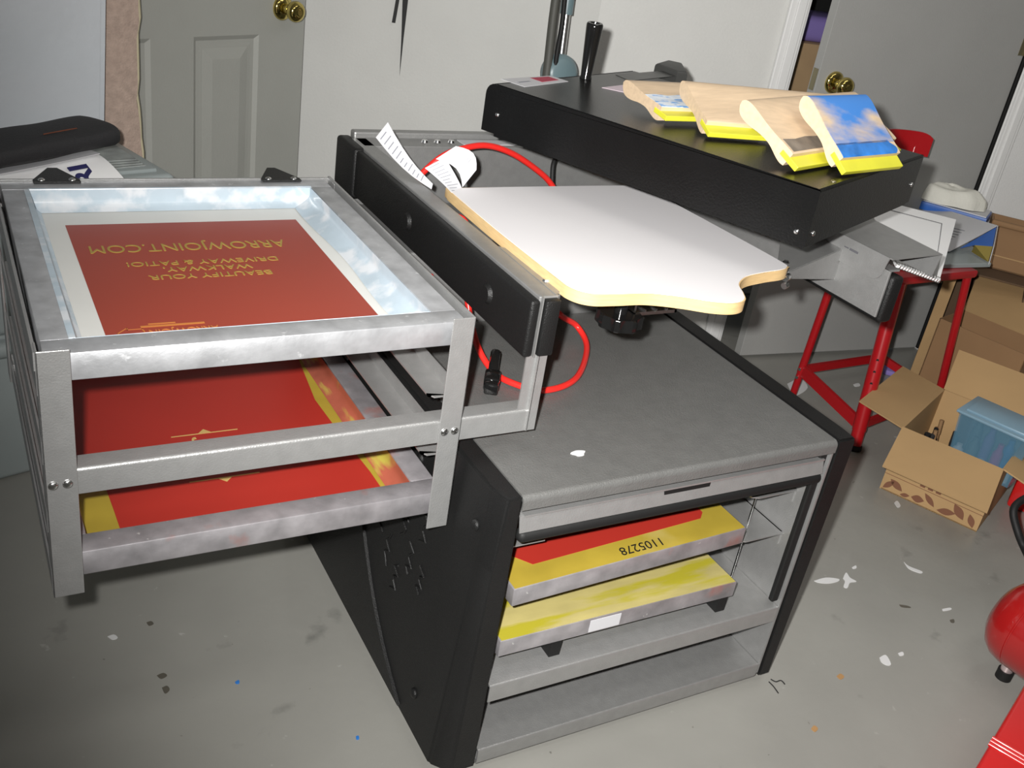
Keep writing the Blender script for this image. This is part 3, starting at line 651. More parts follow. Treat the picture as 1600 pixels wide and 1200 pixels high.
for x in (0.852, 1.225):
    g = G(); g.prism_axis([(1.068, 0.2045), (1.068, 0.240), (1.15, 0.2425), (1.18, 0.2045)], x-0.011, x+0.011, 'X')
    tag(obj('support_foot', g, rub_m, None, 30), 'black wedge foot under the %s end of the lowest cabinet screen' % ('left' if x < 1 else 'right'), 'foot', 'black feet under the lowest cabinet screen')

# ------------------------------------------------------------ rack holding the two left screens
rack = thing('screen_rack', (0.365, 1.48, 0.465), 'silver steel side rack bolted to the press and holding two screens', 'rack')
for x0, x1 in ((0.074, 0.112), (0.616, 0.652)):
    g = G(); g.box(x0, x1, 1.157, 1.1595, 0.464, 0.832, 0.001)
    xs = x0 if x0 < 0.3 else x1
    g.box(*((x0, x0+0.0025) if x0 < 0.3 else (x1-0.0025, x1)), 1.157, 1.185, 0.464, 0.832, 0.001)
    up_ = obj('upright', g, silver_m, rack)
    for dx in (0.009, 0.026):
        g = G(); g.sphere((x0+dx, 1.157, 0.643), 0.0058, sc=(1, 0.55, 1)); g.cyl((x0+dx, 1.1585, 0.643), (x0+dx, 1.156, 0.643), 0.0062); obj('screw', g, chrome_m, up_, 60, label='round headed zinc screw')
for x0, x1 in ((0.070, 0.074), (0.650, 0.654)):
    g = G(); g.box(x0, x1, 1.77, 1.812, 0.464, 0.826, 0.001); obj('upright', g, silver_m, rack)
g = G(); n = 5; r_ = 0.005
pr_ = [(1.192, 0.659), (1.192, 0.6615)] + [(1.1605+r_-r_*math.sin(a), 0.6615-r_+r_*math.cos(a)) for a in [math.pi/2*k/n for k in range(n+1)]] + [(1.1605, 0.623), (1.163, 0.623), (1.163, 0.6565), (1.166, 0.659)]
g.prism_axis(pr_, 0.077, 0.7695, 'X'); obj('cross_bar', g, silver_m, rack, 40)
for z in (0.782, 0.684, 0.580, 0.484):
    for s, x in ((-1, 0.076), (1, 0.6505)):
        g = G(); top_ = z > 0.78
        g.box(*sorted((x, x-s*0.038)), 1.20, 1.80, z-0.0025, z)
        q = [(x-s*0.038, 1.20), (x-s*0.038, 1.208), (x-s*0.030, 1.195), (x, 1.195), (x, 1.20)]
        g.prism(q, z-0.0025, z)
        g.box(*sorted((x, x+s*0.0025)), 1.163, 1.81, z-0.012, z+0.022)
        if z > 0.78: g.box(*sorted((x, x+s*0.004)), 1.163, 1.81, z+0.022, 0.829)
        obj('side_rail', g, silver_m, rack)
g = G(); g.box(0.075, 0.655, 1.808, 1.812, 0.785, 0.826); g.box(0.075, 0.655, 1.808, 1.812, 0.47, 0.50); obj('rear_bar', g, silver_m, rack)
for x in (0.170, 0.556):
    g = G(); pts = []
    A = [(x-0.037, 1.792), (x+0.037, 1.792), (x+0.037, 1.804), (x+0.008, 1.868), (x-0.008, 1.868), (x-0.037, 1.804)]
    g.prism(A, 0.8235, 0.8275, bev=0.0012)
    pc = obj('corner_plate', g, black_m, rack, label='black triangular bracket plate')
    for dx in (-0.024, 0.024):
        g = G(); g.sphere((x+dx, 1.800, 0.8277), 0.006, sc=(1, 1, 0.5)); obj('screw', g, chrome_m, pc, 60, label='round headed zinc screw')

# ------------------------------------------------------------ dryer head
ha = math.atan2(0.38, 0.924)
dO = Vector((1.181, 1.085, 0)); ex = Vector((0.921, 0.389, 0)).normalized(); ey = Vector((-0.372, 0.928, 0)).normalized()
MH = Matrix(((ex.x, ey.x, 0, dO.x), (ex.y, ey.y, 0, dO.y), (0, 0, 1, 0), (0, 0, 0, 1)))
T = 1.04; TB = 0.948; HW = 0.484; HL = 0.692
head = thing('dryer_head', (1.3, 1.5, TB), 'long black box shaped heater head swung over the white platen', 'heater')
g = G(MH); n = 6
# shell with the rounded far-left corner: profile across the length (y,z)
rr = 0.022
prof = [(0, TB), (0, T-0.002), (0.002, T)] + [(HL-rr+rr*math.sin(a), T-rr+rr*math.cos(a)) for a in [math.pi/2*k/n for k in range(n+1)]] + [(HL, TB)]
g.prism_axis(prof, 0, HW, 'X'); bmesh.ops.bevel(g.bm, geom=[e for e in g.bm.edges if e.calc_length() > 0.3 and all(abs((MH.inverted() @ v.co).z-T) < 0.003 for v in e.verts)], offset=0.0025, segments=2, affect='EDGES')
hd = obj('housing', g, blk_m, head, 30)
g = G(MH); g.box(0.004, HW-0.004, 0.004, HL-0.03, TB-0.006, TB); g.box(0.004, HW-0.004, 0.004, HL-0.03, TB-0.0015, TB+0.001); obj('base_lip', g, blk_m, head)
for q in ((0.0, 0.020, 0.966, 'x'), (0.0, HL-0.035, 0.985, 'x'), (0.020, 0.0, 0.966, 'y'), (HW-0.02, 0.0, 0.985, 'y')):
    g = G(MH)
    if q[3] == 'x': g.sphere((-0.0005, q[1], q[2]), 0.0045, sc=(0.6, 1, 1))
    else: g.sphere((q[0], -0.0005, q[2]), 0.0045, sc=(1, 0.6, 1))
    obj('screw', g, chrome_m, head, 60, label='small bright screw')
g = G(); g.sphere((1.245, 1.125, T), 0.0048, sc=(1, 1, 0.5)); obj('screw', g, hinge_m, head, 60)
# handle
g = G(); hx, hy = 1.183, 1.79
g.lathe([(0.001, 0), (0.0125, 0), (0.0125, 0.004), (0.0112, 0.006), (0.0170, 0.104), (0.0170, 0.109), (0.0150, 0.112), (0.010, 0.112), (0.009, 0.107), (0.001, 0.107)], Matrix.Translation((hx, hy, T)) @ Matrix.Rotation(R(-2), 4, 'Y') @ Matrix.Rotation(R(3), 4, 'X')); obj('handle', g, shiny_m, head, 40, label='tapered gloss black handle')
# labels
def poly(name, pts, z, m, parent, label=None, h=0.0006):
    g = G(); g.prism(pts, z, z+h); return obj(name, g, m, parent, label=label)
lb = poly('label', [(0.985, 1.691), (1.121, 1.756), (1.105, 1.800), (0.963, 1.748)], T, label_m, head, 'white label')
poly('label_print', [(1.050, 1.738), (1.103, 1.763), (1.094, 1.790), (1.040, 1.770)], T+0.0006, crim_m, lb, 'crimson rectangle', 0.0003)
poly('label_print', [(0.990, 1.722), (1.025, 1.738), (1.022, 1.742), (0.987, 1.727)], T+0.0006, faint_m, lb, None, 0.0003)
poly('label', [(1.176, 1.715), (1.235, 1.655), (1.34, 1.70), (1.287, 1.764)], T, pink_m, head, 'pale pink label')
poly('label', [(1.293, 1.843), (1.488, 1.920), (1.490, 1.872), (1.295, 1.790)], T, mat('dark_grey_label', (0.045, 0.045, 0.043), 0.35, var=0.5, scale=20), head, 'dark grey label')
g = G(); g.prism([(1.465, 1.94), (1.535, 1.99), (1.56, 1.96), (1.50, 1.86), (1.47, 1.86)], 0.86, T+0.012, bev=0.008, seg=3); obj('pivot_block', g, mat('dark_grey_casting', (0.05, 0.05, 0.048), 0.5), head, 40, label='dark grey rounded pivot casting')
g = G(); g.cyl((1.19, 1.95, ZR-0.001), (1.19, 1.95, TB+0.001), 0.014); g.cyl((1.19, 1.95, ZR+0.012), (1.19, 1.95, ZR+0.024), 0.022); obj('pivot_bolt', g, chrome_m, head, 40, label='bright steel pivot bolt')
g = G(); g.box(1.10, 1.30, 1.93, 1.985, TB-0.035, TB-0.004, 0.003); obj('hinge_plate', g, blk_m, head)

# ------------------------------------------------------------ squeegees
def squeegee(label, tip, along, length, tilt, zoff, m, film=None, film_rng=None, filmz=0):
    """tip: left end of the blade edge; along: direction of the length; the profile rises away from the camera"""
    a = Vector((*along, 0)).normalized(); b = Vector((-a.y, a.x, 0))
    M = Matrix(((a.x, b.x, 0, tip[0]), (a.y, b.y, 0, tip[1]), (0, 0, 1, T+zoff), (0, 0, 0, 1))) @ Matrix.Rotation(R(tilt), 4, 'X')
    o = thing('squeegee', (tip[0], tip[1], T), label, 'squeegee', 'wooden squeegees on the heater head')
    # wood profile (u back from the blade edge, v up)
    up = [(0.022, 0.0180), (0.026, 0.0190), (0.042, 0.0190), (0.065, 0.0180), (0.090, 0.0182), (0.115, 0.0200), (0.132, 0.0202), (0.144, 0.0175), (0.150, 0.0110)]
    dn = [(0.148, 0.003), (0.140, -0.0055), (0.128, -0.0085), (0.112, -0.0075), (0.088, -0.0025), (0.065, -0.0015), (0.042, -0.0070), (0.030, -0.0085), (0.022, -0.0070)]
    pr = [(0, *p) for p in up]; pd = [(0, *p) for p in dn]
    ring = [(p.y, p.z) for p in smooth_path(pr, 4)] + [(p.y, p.z) for p in smooth_path(pd, 4)]
    g = G(M); g.prism_axis(ring, 0, length, 'X'); w = obj('wooden_handle', g, m, o, 35, label='pale wooden grip')
    g = G(M); g.box(-0.001, length+0.001, 0.0, 0.040, 0.0015, 0.0110, 0.0012); obj('blade', g, ure_m, o, label='translucent yellow urethane blade')
    if film:
        tt = [(p.y, p.z) for p in smooth_path(pr, 6)]
        lo_, hi_, x0, x1 = film_rng
        sel = [p for p in tt if lo_ <= p[0] <= hi_]
        g = G(M); rn = random.Random(5)
        for i in range(len(sel)-1):
            pass
        nn = len(sel)-1
        def f(u, v):
            k = v*nn; i = min(int(k), nn-1); t = k-i
            y = sel[i][0]*(1-t)+sel[i+1][0]*t; z = sel[i][1]*(1-t)+sel[i+1][1]*t
            xx = x0+(x1-x0)*u
            if film is inkb_m and u > 0.99: xx -= 0.012+0.010*math.sin(y*150)
            return (xx, y+(0.003*math.sin(xx*90) if v > 0.99 and film is not inkb_m else 0), z+0.0006)
        g.sheet(f, 10, nn, 0.0005); obj('ink_smear', g, film, w, 50, label='dried ink smear')
        if film is inkb_m:
            ys = [p for p in tt if 0.044 <= p[0] <= 0.146]; n2 = len(ys)-1
            g = G(M); g.sheet(lambda u, v: (0.001+(length-0.002)*u, ys[int(round(v*n2))][0], ys[int(round(v*n2))][1]+0.0006), 10, n2, 0.0005)
            obj('ink_smear', g, woodb_m, w, 50, label='patchy blue ink over the wood')
    return o
squeegee('wooden squeegee lying furthest back, its front half smeared white and pale blue', (1.133, 1.437), (0.99, 0.01), 0.25, 9, 0.007, wood_m, inkw_m, (0.02, 0.078, 0.0, 0.25))
squeegee('long clean pale wooden squeegee, second from the back of the black box', (1.164, 1.352), (0.985, -0.17), 0.325, 21, 0.0035, wood_m)
squeegee('wooden squeegee with a grey ink stripe above its yellow blade', (1.197, 1.166), (0.9593, 0.284), 0.365, 29, 0.002, wood_m, inkk_m, (0.026, 0.056, 0.006, 0.35))
squeegee('wooden squeegee smeared bright blue, nearest the front of the black box', (1.283, 1.147), (0.983, 0.185), 0.172, 38, 0.002, wood_m, inkb_m, (0.02, 0.052, 0.001, 0.170))

# ------------------------------------------------------------ right side of the room
# red stool
stool = thing('stool', (2.32, 1.76, 0), 'red painted steel stool with a curved back rest and adjustable punched legs, behind the press', 'stool')
dd = at(1380, 558, 0.11); aa = at(1251, 577, 0.11); bb = at(1334, 702, 0); cc = at(1459, 648, 0)
SH = 0.50
ft = {'A': (aa.x, aa.y), 'B': (bb.x, bb.y), 'C': (cc.x, cc.y), 'D': (dd.x, dd.y)}
bt = at(1404, 442, SH); ct = at(1512, 431, SH)
tp = {'A': (aa.x+0.01, aa.y-0.01), 'B': (bt.x, bt.y), 'C': (ct.x, ct.y), 'D': (dd.x-0.05, dd.y-0.01)}
def on(k, z): f = ft[k]; t = tp[k]; q = z/SH; return Vector((f[0]+(t[0]-f[0])*q, f[1]+(t[1]-f[1])*q, z))
for k in 'ABCD':
    g = G(); p0 = on(k, 0.012); p1 = on(k, 0.20 if k == 'B' else 0.26)
    th = 0.0115 if k != 'B' else 0.019
    g.cyl(p0, on(k, 0.34), th); lg = None
    d = (on(k, SH)-on(k, 0)).normalized()
    if k == 'B': g.cyl(on(k, 0.06), on(k, SH), 0.021)
    else: g.cyl(on(k, 0.10), on(k, SH), th+0.001)
    lg = obj('leg', g, redp_m, stool, 60)
    g = G(); g.cyl(on(k, 0.0), on(k, 0.014), th+0.003); obj('foot_cap', g, rub_m, lg, 40)
    if k == 'B':
        for z in (0.175, 0.21, 0.245, 0.28):
            g = G(); c = on(k, z); n = Vector((-0.80, -0.60, 0)).normalized(); g.cyl(c+n*0.0195, c+n*0.0218, 0.004, seg=10); obj('adjustment_hole', g, rub_m, lg, label='dark round hole')
    if k == 'A':
        for z in (0.085, 0.115):
            g = G(); c = on(k, z); n = Vector((-0.95, -0.3, 0)).normalized(); g.cyl(c+n*0.010, c+n*0.018, 0.005, seg=10); obj('bolt', g, chrome_m, lg, 40, label='bright bolt')
def flatbar(a, b, h, w, name='cross_rail'):
    a = Vector(a); b = Vector(b); d = (b-a).normalized(); s_ = Vector((-d.y, d.x, 0)).normalized()*w/2; u = Vector((0, 0, h/2))
    g = G(); vs = [g.bm.verts.new(p+i*s_+j*u) for p in (a, b) for i, j in ((-1, -1), (1, -1), (1, 1), (-1, 1))]
    F = g.bm.faces.new; F(vs[0:4]); F(vs[4:8][::-1])
    for i in range(4): F((vs[i], vs[(i+1) % 4], vs[4+(i+1) % 4], vs[4+i]))
    return obj(name, g, redp_m, stool)
flatbar(on('A', 0.110), on('B', 0.075), 0.038, 0.012)
flatbar(on('A', 0.110), on('D', 0.110), 0.026, 0.012); flatbar(on('D', 0.110), on('C', 0.075), 0.026, 0.012); flatbar(on('B', 0.075), on('C', 0.075), 0.026, 0.012)
g = G()
pB_, pC_ = Vector(tp['B']), Vector(tp['C']); pA_ = Vector((aa.x+0.02, aa.y)); pD_ = Vector((dd.x+0.04, dd.y))
sd = (pC_-pB_).normalized(); sn = Vector((-sd.y, sd.x))
sq = [pB_-sd*0.02-sn*0.015, pC_+sd*0.02-sn*0.015, pC_+sd*0.02+sn*0.24, pB_-sd*0.02+sn*0.24]
g.prism([tuple(p) for p in sq], SH-0.004, SH+0.024, bev=0.008); obj('seat', g, redp_m, stool, 40)
r0b, r1b = at(1369, 236, 0.80), at(1450, 243, 0.80)
def backf(u, v):
    p = lerp(r0b, r1b, u)+Vector((0, 0.018*math.sin(math.pi*u), 0)); p.z = 0.795+(0.072-0.016*abs(2*u-1)**6)*v; return p
g = G(); g.sheet(backf, 16, 4, 0.006); bk = obj('back_rest', g, redp_m, stool, 50)
for u in (0.2, 0.8):
    g = G(); p = Vector(backf(u, 0.5)); q = pB_+sn*0.235+sd*(0.10 if u < 0.5 else 0.20); g.cyl((q.x, q.y, SH+0.01), (p.x, p.y+0.010, p.z), 0.008); obj('back_post', g, redp_m, stool, 60)
# grey board with papers on the stool
g = G(); Z = SH+0.0245
b0, b1 = at(1400, 415, Z+0.014), at(1549, 411, Z+0.014)
bd = [(b0.x, b0.y), (b1.x, b1.y), (b1.x+0.16, b1.y+0.28), (b0.x+0.16, b0.y+0.30)]
g.prism(bd, Z, Z+0.014, bev=0.002); tag(obj('board', g, tote_m), 'flat grey board lying on the seat of the red stool', 'board'); Z += 0.014
# big pale magazine with a curling blue corner
g = G()
c00, c10, c11, c01 = at(1375, 375, Z+0.02), at(1484, 393, Z+0.006), at(1558, 352, Z+0.080), at(1440, 316, Z+0.012)
def mag(u, v):
    p = lerp(lerp(c00, c10, u), lerp(c01, c11, u), v); return p+Vector((0, 0, -0.004*math.sin(math.pi*u)*math.sin(math.pi*v)))
g.sheet(mag, 12, 10, 0.003); mg = tag(obj('magazine', g, label_m, smooth=60), 'open magazine with a blue and olive corner curling over the grey board edge', 'magazine')
g = G(); a, b, c, d = at(1513, 382, Z+0.030), at(1559, 354, Z+0.0755), at(1546, 414, Z+0.004), at(1495, 391, Z+0.006)
cv = G()
cv.quad([at(1500, 388, Z+0.020), at(1557, 355, Z+0.077), at(1551, 385, Z+0.046), at(1523, 383, Z+0.036)], 0.001)
o = obj('cover_corner', cv, book_m, mg, label='blue printed cover corner')
g.bm.free()
g = G(); g.quad([at(1523, 383, Z+0.036), at(1551, 385, Z+0.046), at(1544, 409, Z+0.006), at(1518, 393, Z+0.008)], 0.001); obj('cover_corner', g, olive_m, mg, label='olive printed cover corner')
g = G(); g.tube([at(1559, 353, Z+0.076), at(1553, 384, Z+0.046), at(1545, 413, Z+0.005)], 0.0016, 6); obj('page_edge', g, label_m, mg, label='white page edge')

# faint print on the magazine page
g = G()
for k in range(5): g.sheet(lambda u, v: Vector(mag(0.50+0.30*u, 0.35+0.07*k+0.012*v))+Vector((0, 0, 0.0012)), 6, 1, 0.0004)
obj('page_print', g, faint_m, mg, label='faint grey printed lines')
# blue book and rag behind
g = G(); P = [at(1425, 318, Z+0.03), at(1539, 350, Z+0.03)]; a, b = P; dxy = (b-a).normalized(); nn = Vector((-dxy.y, dxy.x, 0)); nn = nn if nn.y > 0 else -nn
Q = [a, b, b+nn*0.125, a+nn*0.125]; g.prism([(q.x, q.y) for q in Q], Z+0.019, Z+0.048, bev=0.003); bk_ = tag(obj('book', g, book_m, smooth=40), 'thick blue covered book under the white rag', 'book')
g = G(); Q = [a+dxy*0.004+nn*0.006, b-dxy*0.004+nn*0.006, b-dxy*0.004+nn*0.119, a+dxy*0.004+nn*0.119]
g.prism([(q.x, q.y) for q in Q], Z+0.0475, Z+0.0515); obj('page_block', g, label_m, bk_, label='pale top pages')
g = G(); Zr = Z+0.054; cen = a+dxy*0.084+nn*0.062
def ragf(u, v):
    th = 2*math.pi*u; rad = 0.128*(1+0.10*math.sin(3*th+1)+0.05*math.sin(7*th))*(math.sin(v*math.pi/2))
    return cen.x+dxy.x*rad*math.cos(th)*0.98+nn.x*rad*math.sin(th)*0.55, cen.y+dxy.y*rad*math.cos(th)*0.98+nn.y*rad*math.sin(th)*0.55, Zr+0.060*(1-v**4)*(0.93+0.07*math.sin(3*th+v*4))+0.003*math.sin(v*16+th)
g.sheet(ragf, 48, 16, 0.002); 
tag(obj('rag', g, rag_m, smooth=80), 'crumpled white cotton rag heaped on the blue book', 'rag')
# spiral note pad in front of the folded tray
zz = 0.80
g = G(); q0, q1, q2, q3 = at(1402, 414, 0.815), at(1468, 438, 0.785), at(1494, 343, 0.80), at(1345, 305, 0.83)
def nb(u, v): return lerp(lerp(q0, q1, u), lerp(q3, q2, u), v)+Vector((0, 0, 0.004*math.sin(math.pi*v)))
g.sheet(nb, 8, 8, 0.006); nbk = tag(obj('sketch_pad', g, paper_m, smooth=40), 'bright white spiral bound pad with a thin ruled border, beside the folded tray', 'sketch pad')
g = G()
for (u0, u1, v0, v1) in ((0.0, 0.86, 0.835, 0.843), (0.852, 0.86, 0.18, 0.843)):
    g.sheet(lambda u, v: Vector(nb(u0+(u1-u0)*u, v0+(v1-v0)*v))+Vector((0, 0, 0.0012)), 6, 6, 0.0003)
obj('ruled_border', g, ink_m, nbk, label='thin dark ruled border')
g = G(); g.sheet(lambda u, v: Vector(nb(u*0.92, v*0.30))+Vector((0, 0, 0.0022))*(1-0*v), 4, 4, 0.0006); obj('card_cover', g, grey_m, nbk, label='grey card cover')
for k in range(16):
    p = lerp(q0, q1, 0.02+0.93*k/15)+Vector((0, -0.001, 0))
    g = G(); g.tube([p+Vector((0, 0.006*math.cos(a), 0.006*math.sin(a))) for a in [2*math.pi*i/10 for i in range(10)]], 0.0011, 5, closed=True)
    obj('wire_loop', g, chrome_m, nbk, 60, label='white wire loop')
# rail shelf that holds the pad up: the tray's right wing
g = G(); g.quad([(1.640, 1.30, 0.79), (2.02, 1.47, 0.772), (2.06, 1.62, 0.79), (1.640, 1.62, 0.82)], 0.002); obj('wing', g, silver_m, tr, label='sloping grey wing')

# open carton in front
FL, FR, BL = Vector((2.242, 1.532, 0)), Vector((2.353, 1.282, 0)), Vector((2.585, 1.680, 0)); BR = FR+(BL-FL); hb = 0.2
def carton(name, label, FL, FR, BR, BL, h, m, flaps, th=0.004, parts=None, z0=0.0):
    o = thing(name, (FL.x, FL.y, z0), label, 'cardboard box')
    Zv = Vector((0, 0, 1)); c = (FL+FR+BR+BL)/4
    body = G()
    for a, b in ((FL, FR), (FR, BR), (BR, BL), (BL, FL)):
        d = (b-a).normalized(); n = Vector((-d.y, d.x, 0)); n = n if n.dot(c-a) > 0 else -n
        body.prism([(a.x, a.y), (b.x, b.y), (b.x+n.x*th, b.y+n.y*th), (a.x+n.x*th, a.y+n.y*th)], z0, z0+h)
    body.prism([(p.x, p.y) for p in (FL, FR, BR, BL)], z0, z0+th)
    obj('body', body, m, o)
    for (a, b, off, ins, lab) in flaps:
        a = Vector((a.x, a.y, z0+h)); b = Vector((b.x, b.y, z0+h)); e = (b-a)*ins
        g = G(); g.quad([a, b, b+Vector(off)-e, a+Vector(off)+e], th); f = obj('flap', g, m, o, label=lab)
    return o
car = carton('cardboard_carton', 'small open cardboard carton with brown leaf print on its front, near the stool', FL, FR, BR, BL, hb, card_m, [
    (FL, BL, (0.005, 0.165, -0.008), 0.0, 'flap lying open to the left'), (FL, FR, (-0.150, -0.088, -0.048), 0.0, 'flap hanging open at the front'),
    (BL, BR, (0.115, 0.075, 0.085), 0.0, 'flap standing open at the back'), (FR, BR, (0.05, -0.15, -0.03), 0.0, 'flap open to the right')])
# print on the front face: in the plane of the face (s along, t up)
fd = (FR-FL).normalized(); fn = Vector((fd.y, -fd.x, 0)); fn = fn if fn.dot(-FL) > 0 else -fn
fw = (FR-FL).length
MP = Matrix(((fd.x, 0, fn.x, FL.x), (fd.y, 0, fn.y, FL.y), (0, 1, 0, 0), (0, 0, 0, 1)))
def leaf(cx, cy, L_, w, ang):
    P = []
    for i in range(9): t = i/8; P.append((t*L_-L_/2, w*math.sin(math.pi*t)))
    for i in range(1, 8): t = 1-i/8; P.append((t*L_-L_/2, -w*math.sin(math.pi*t)))
    return [(cx+x*math.cos(ang)-y*math.sin(ang), cy+x*math.sin(ang)+y*math.cos(ang)) for x, y in P]
for (cx_, cy_, L_, w_, a_) in ((0.020, 0.022, 0.045, 0.008, 0.9), (0.040, 0.030, 0.050, 0.010, -0.5), (0.105, 0.018, 0.040, 0.011, 0.1), (0.135, 0.030, 0.050, 0.008, -0.7), (0.185, 0.018, 0.055, 0.010, 0.25), (0.215, 0.034, 0.055, 0.012, -0.8), (0.252, 0.024, 0.045, 0.009, -1.1), (0.070, 0.012, 0.03, 0.006, 0.3)):
    g = G(MP); g.prism(leaf(min(cx_*fw/0.274, fw-0.02), cy_, L_*0.9, w_, a_), 0.0002, 0.0008); obj('printed_leaf', g, cprint_m, car, label='brown printed leaf shape')
g = G(MP); g.box(0.0, fw, 0.052, 0.0533, 0.0002, 0.0008); 
for k in range(3): g.box(0.098+0.022*k, 0.112+0.022*k, 0.058, 0.068, 0.0002, 0.0008)
obj('printed_line', g, cprint_m, car, label='thin brown printed line')
# blue plastic tub in the carton
tw = Vector((0.30, -0.954, 0)).normalized(); td = Vector((0.954, 0.30, 0)); TO = at(1491, 640, 0.262); TO = Vector((TO.x+0.012, TO.y-0.005, 0))
MT = Matrix(((tw.x, td.x, 0, TO.x), (tw.y, td.y, 0, TO.y), (0, 0, 1, 0), (0, 0, 0, 1)))
tub = thing('storage_tub', (TO.x, TO.y, 0.10), 'clear blue plastic tub with a lid, full of small bottles, inside the open carton', 'plastic tub')
g = G(MT); w_, d_ = 0.205, 0.145
def ring(i, z): return [(i, i, z), (w_-i, i, z), (w_-i, d_-i, z), (i, d_-i, z)]
for i0, i1, z0, z1 in ((0.016, 0.004, 0.105, 0.258),):
    for inset, flip in ((0, 0), (0.003, 1)):
        A = [Vector(p) for p in ring(i0+inset, z0+inset)]; B = [Vector(p) for p in ring(i1+inset, z1)]
        vs = [g.bm.verts.new(p) for p in A+B]
        for k in range(4): g.bm.faces.new((vs[k], vs[(k+1) % 4], vs[4+(k+1) % 4], vs[4+k]))
        g.bm.faces.new(vs[:4]); g._fin(vs, None)
obj('tub_body', g, bluepl_m, tub)
g = G(MT); g.box(-0.004, w_+0.004, -0.004, d_+0.004, 0.256, 0.264, 0.003); g.box(0.014, w_-0.014, 0.014, d_-0.014, 0.262, 0.271, 0.004); obj('lid', g, lidpl_m, tub, 40)
def prop(name, g, m, label, cat, group=None, sm=40): return tag(obj(name, g, m, None, sm), label, cat, group)
cont = [((0.030, 0.030), white_m, 0.05, 'white capped'), ((0.065, 0.032), teal_m, 0.09, 'teal'), ((0.098, 0.030), white_m, 0.035, 'squat white'), ((0.130, 0.032), pinkpl_m, 0.10, 'pink'), ((0.165, 0.035), white_m, 0.045, 'white'), ((0.085, 0.085), purple_m, 0.11, 'purple'), ((0.045, 0.090), teal_m, 0.12, 'dark teal'), ((0.140, 0.090), inkb_m, 0.10, 'blue')]
for (x, y), m_, h_, nm in cont:
    g = G(MT @ Matrix.Translation((x, y, 0.1085))); g.lathe([(0.001, 0), (0.014, 0), (0.0145, h_*0.7), (0.008, h_*0.85), (0.008, h_), (0.001, h_)], seg=14)
    prop('bottle', g, m_, 'small %s bottle inside the clear blue tub' % nm, 'bottle', 'bottles in the blue tub')
# dark odds and ends in the carton
rn = random.Random(12)
gx = (BL-FL).normalized()
for k in range(9):
    p = FL+(fd*0.045)+gx*(0.06+0.028*k)+fd*rn.random()*0.05; zb_ = 0.006
    g = G(frame((p.x, p.y, zb_), rn.random()*3, 0.0)); g.cyl((0, 0, 0), (0.012*rn.random(), 0.01, 0.10+0.05*rn.random()), 0.011, 0.009, 12); g.cyl((0.004, 0.004, 0.09), (0.008, 0.007, 0.135), 0.006, 0.006, 10)
    prop('paint_tube', g, (rub_m, nyl_m, cardd_m)[k % 3], ('black', 'dull black', 'brown')[k % 3]+' tube standing among others in the dark left end of the carton', 'tube', 'tubes in the open carton')
# large boxes behind
A0 = Vector((2.99, 2.075, 0)); u_ = Vector((0.62, -0.78, 0)).normalized(); v_ = Vector((0.78, 0.62, 0)).normalized()
big = thing('shipping_box', (A0.x, A0.y, 0), 'tall cardboard box standing open on its side against the white door frame', 'cardboard box')
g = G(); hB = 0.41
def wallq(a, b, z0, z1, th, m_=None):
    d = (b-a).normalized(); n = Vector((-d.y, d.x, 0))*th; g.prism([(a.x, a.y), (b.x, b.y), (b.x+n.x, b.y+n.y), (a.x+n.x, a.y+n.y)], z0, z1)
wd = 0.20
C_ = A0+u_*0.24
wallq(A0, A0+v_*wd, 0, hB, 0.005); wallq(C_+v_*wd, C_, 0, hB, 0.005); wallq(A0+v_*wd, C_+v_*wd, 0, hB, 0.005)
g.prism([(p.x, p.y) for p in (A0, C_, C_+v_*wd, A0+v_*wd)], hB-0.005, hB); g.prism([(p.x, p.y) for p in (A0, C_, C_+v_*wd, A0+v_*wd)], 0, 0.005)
obj('body', g, mat('cardboard_darkened_as_shade', (0.11, 0.065, 0.035), 0.85, var=0.1), big)  # body darkened to paint the shade inside; its flap keeps the lit tone
g = G(); a = at(1420, 586, 0.0); b_ = at(1437, 590, 0.0); t1 = at(1486, 447, 0.36); t2 = at(1504, 449, 0.36)
g.quad([a, b_, Vector((b_.x, b_.y, 0.40)), Vector((a.x, a.y, 0.40))], 0.004); obj('flap', g, card_m, big, label='narrow paler edge flap')
# open box with the pink case
e0 = at(1506, 484, 0.30); e1 = at(1640, 540, 0.30); ed = (e1-e0); ed.z = 0; ew = ed.length; ed.normalize(); eb = Vector((ed.y, -ed.x, 0)); eb = eb if eb.dot(e0) < 0 else -eb
E0 = Vector((e0.x, e0.y, 0)); E1 = Vector((e1.x, e1.y, 0)); G0 = E0+eb*0.17; G1 = E1+eb*0.17
lf0, lf1 = at(1540, 398, 0.42), at(1660, 440, 0.42)
bx2 = carton('moving_box', 'open cardboard box holding a pink case, its wide flap folded back, near the stool', G0, G1, E1, E0, 0.30, cardd_m, [])
g = G(); g.quad([e0+Vector((-0.004, -0.002, 0.002)), e1+Vector((-0.004, -0.002, 0.002)), lf1, lf0], 0.004); obj('flap', g, card_m, bx2, label='wide paler flap folded back')  # paler card paints the flap as lit, against darker shaded walls
g = G(); p = G0+ed*0.06+eb*-0.075; Mx = Matrix(((ed.x, -eb.x, 0, p.x), (ed.y, -eb.y, 0, p.y), (0, 0, 1, 0), (0, 0, 0, 1)))
g.M = Mx; g.box(0.02, min(0.30, ew-0.075), -0.035, 0.035, 0.006, 0.225, 0.02, 4); g.box(0.06, min(0.28, ew-0.09), -0.006, 0.006, 0.222, 0.235, 0.003)
prop('case', g, pinkpl_m, 'hot pink rounded plastic case inside the open cardboard box', 'case')
g = G(Mx); g.box(-0.055, 0.015, -0.04, 0.04, 0.006, 0.23, 0.002); prop('packet', g, paper_m, 'white packet standing beside the hot pink case', 'packet')
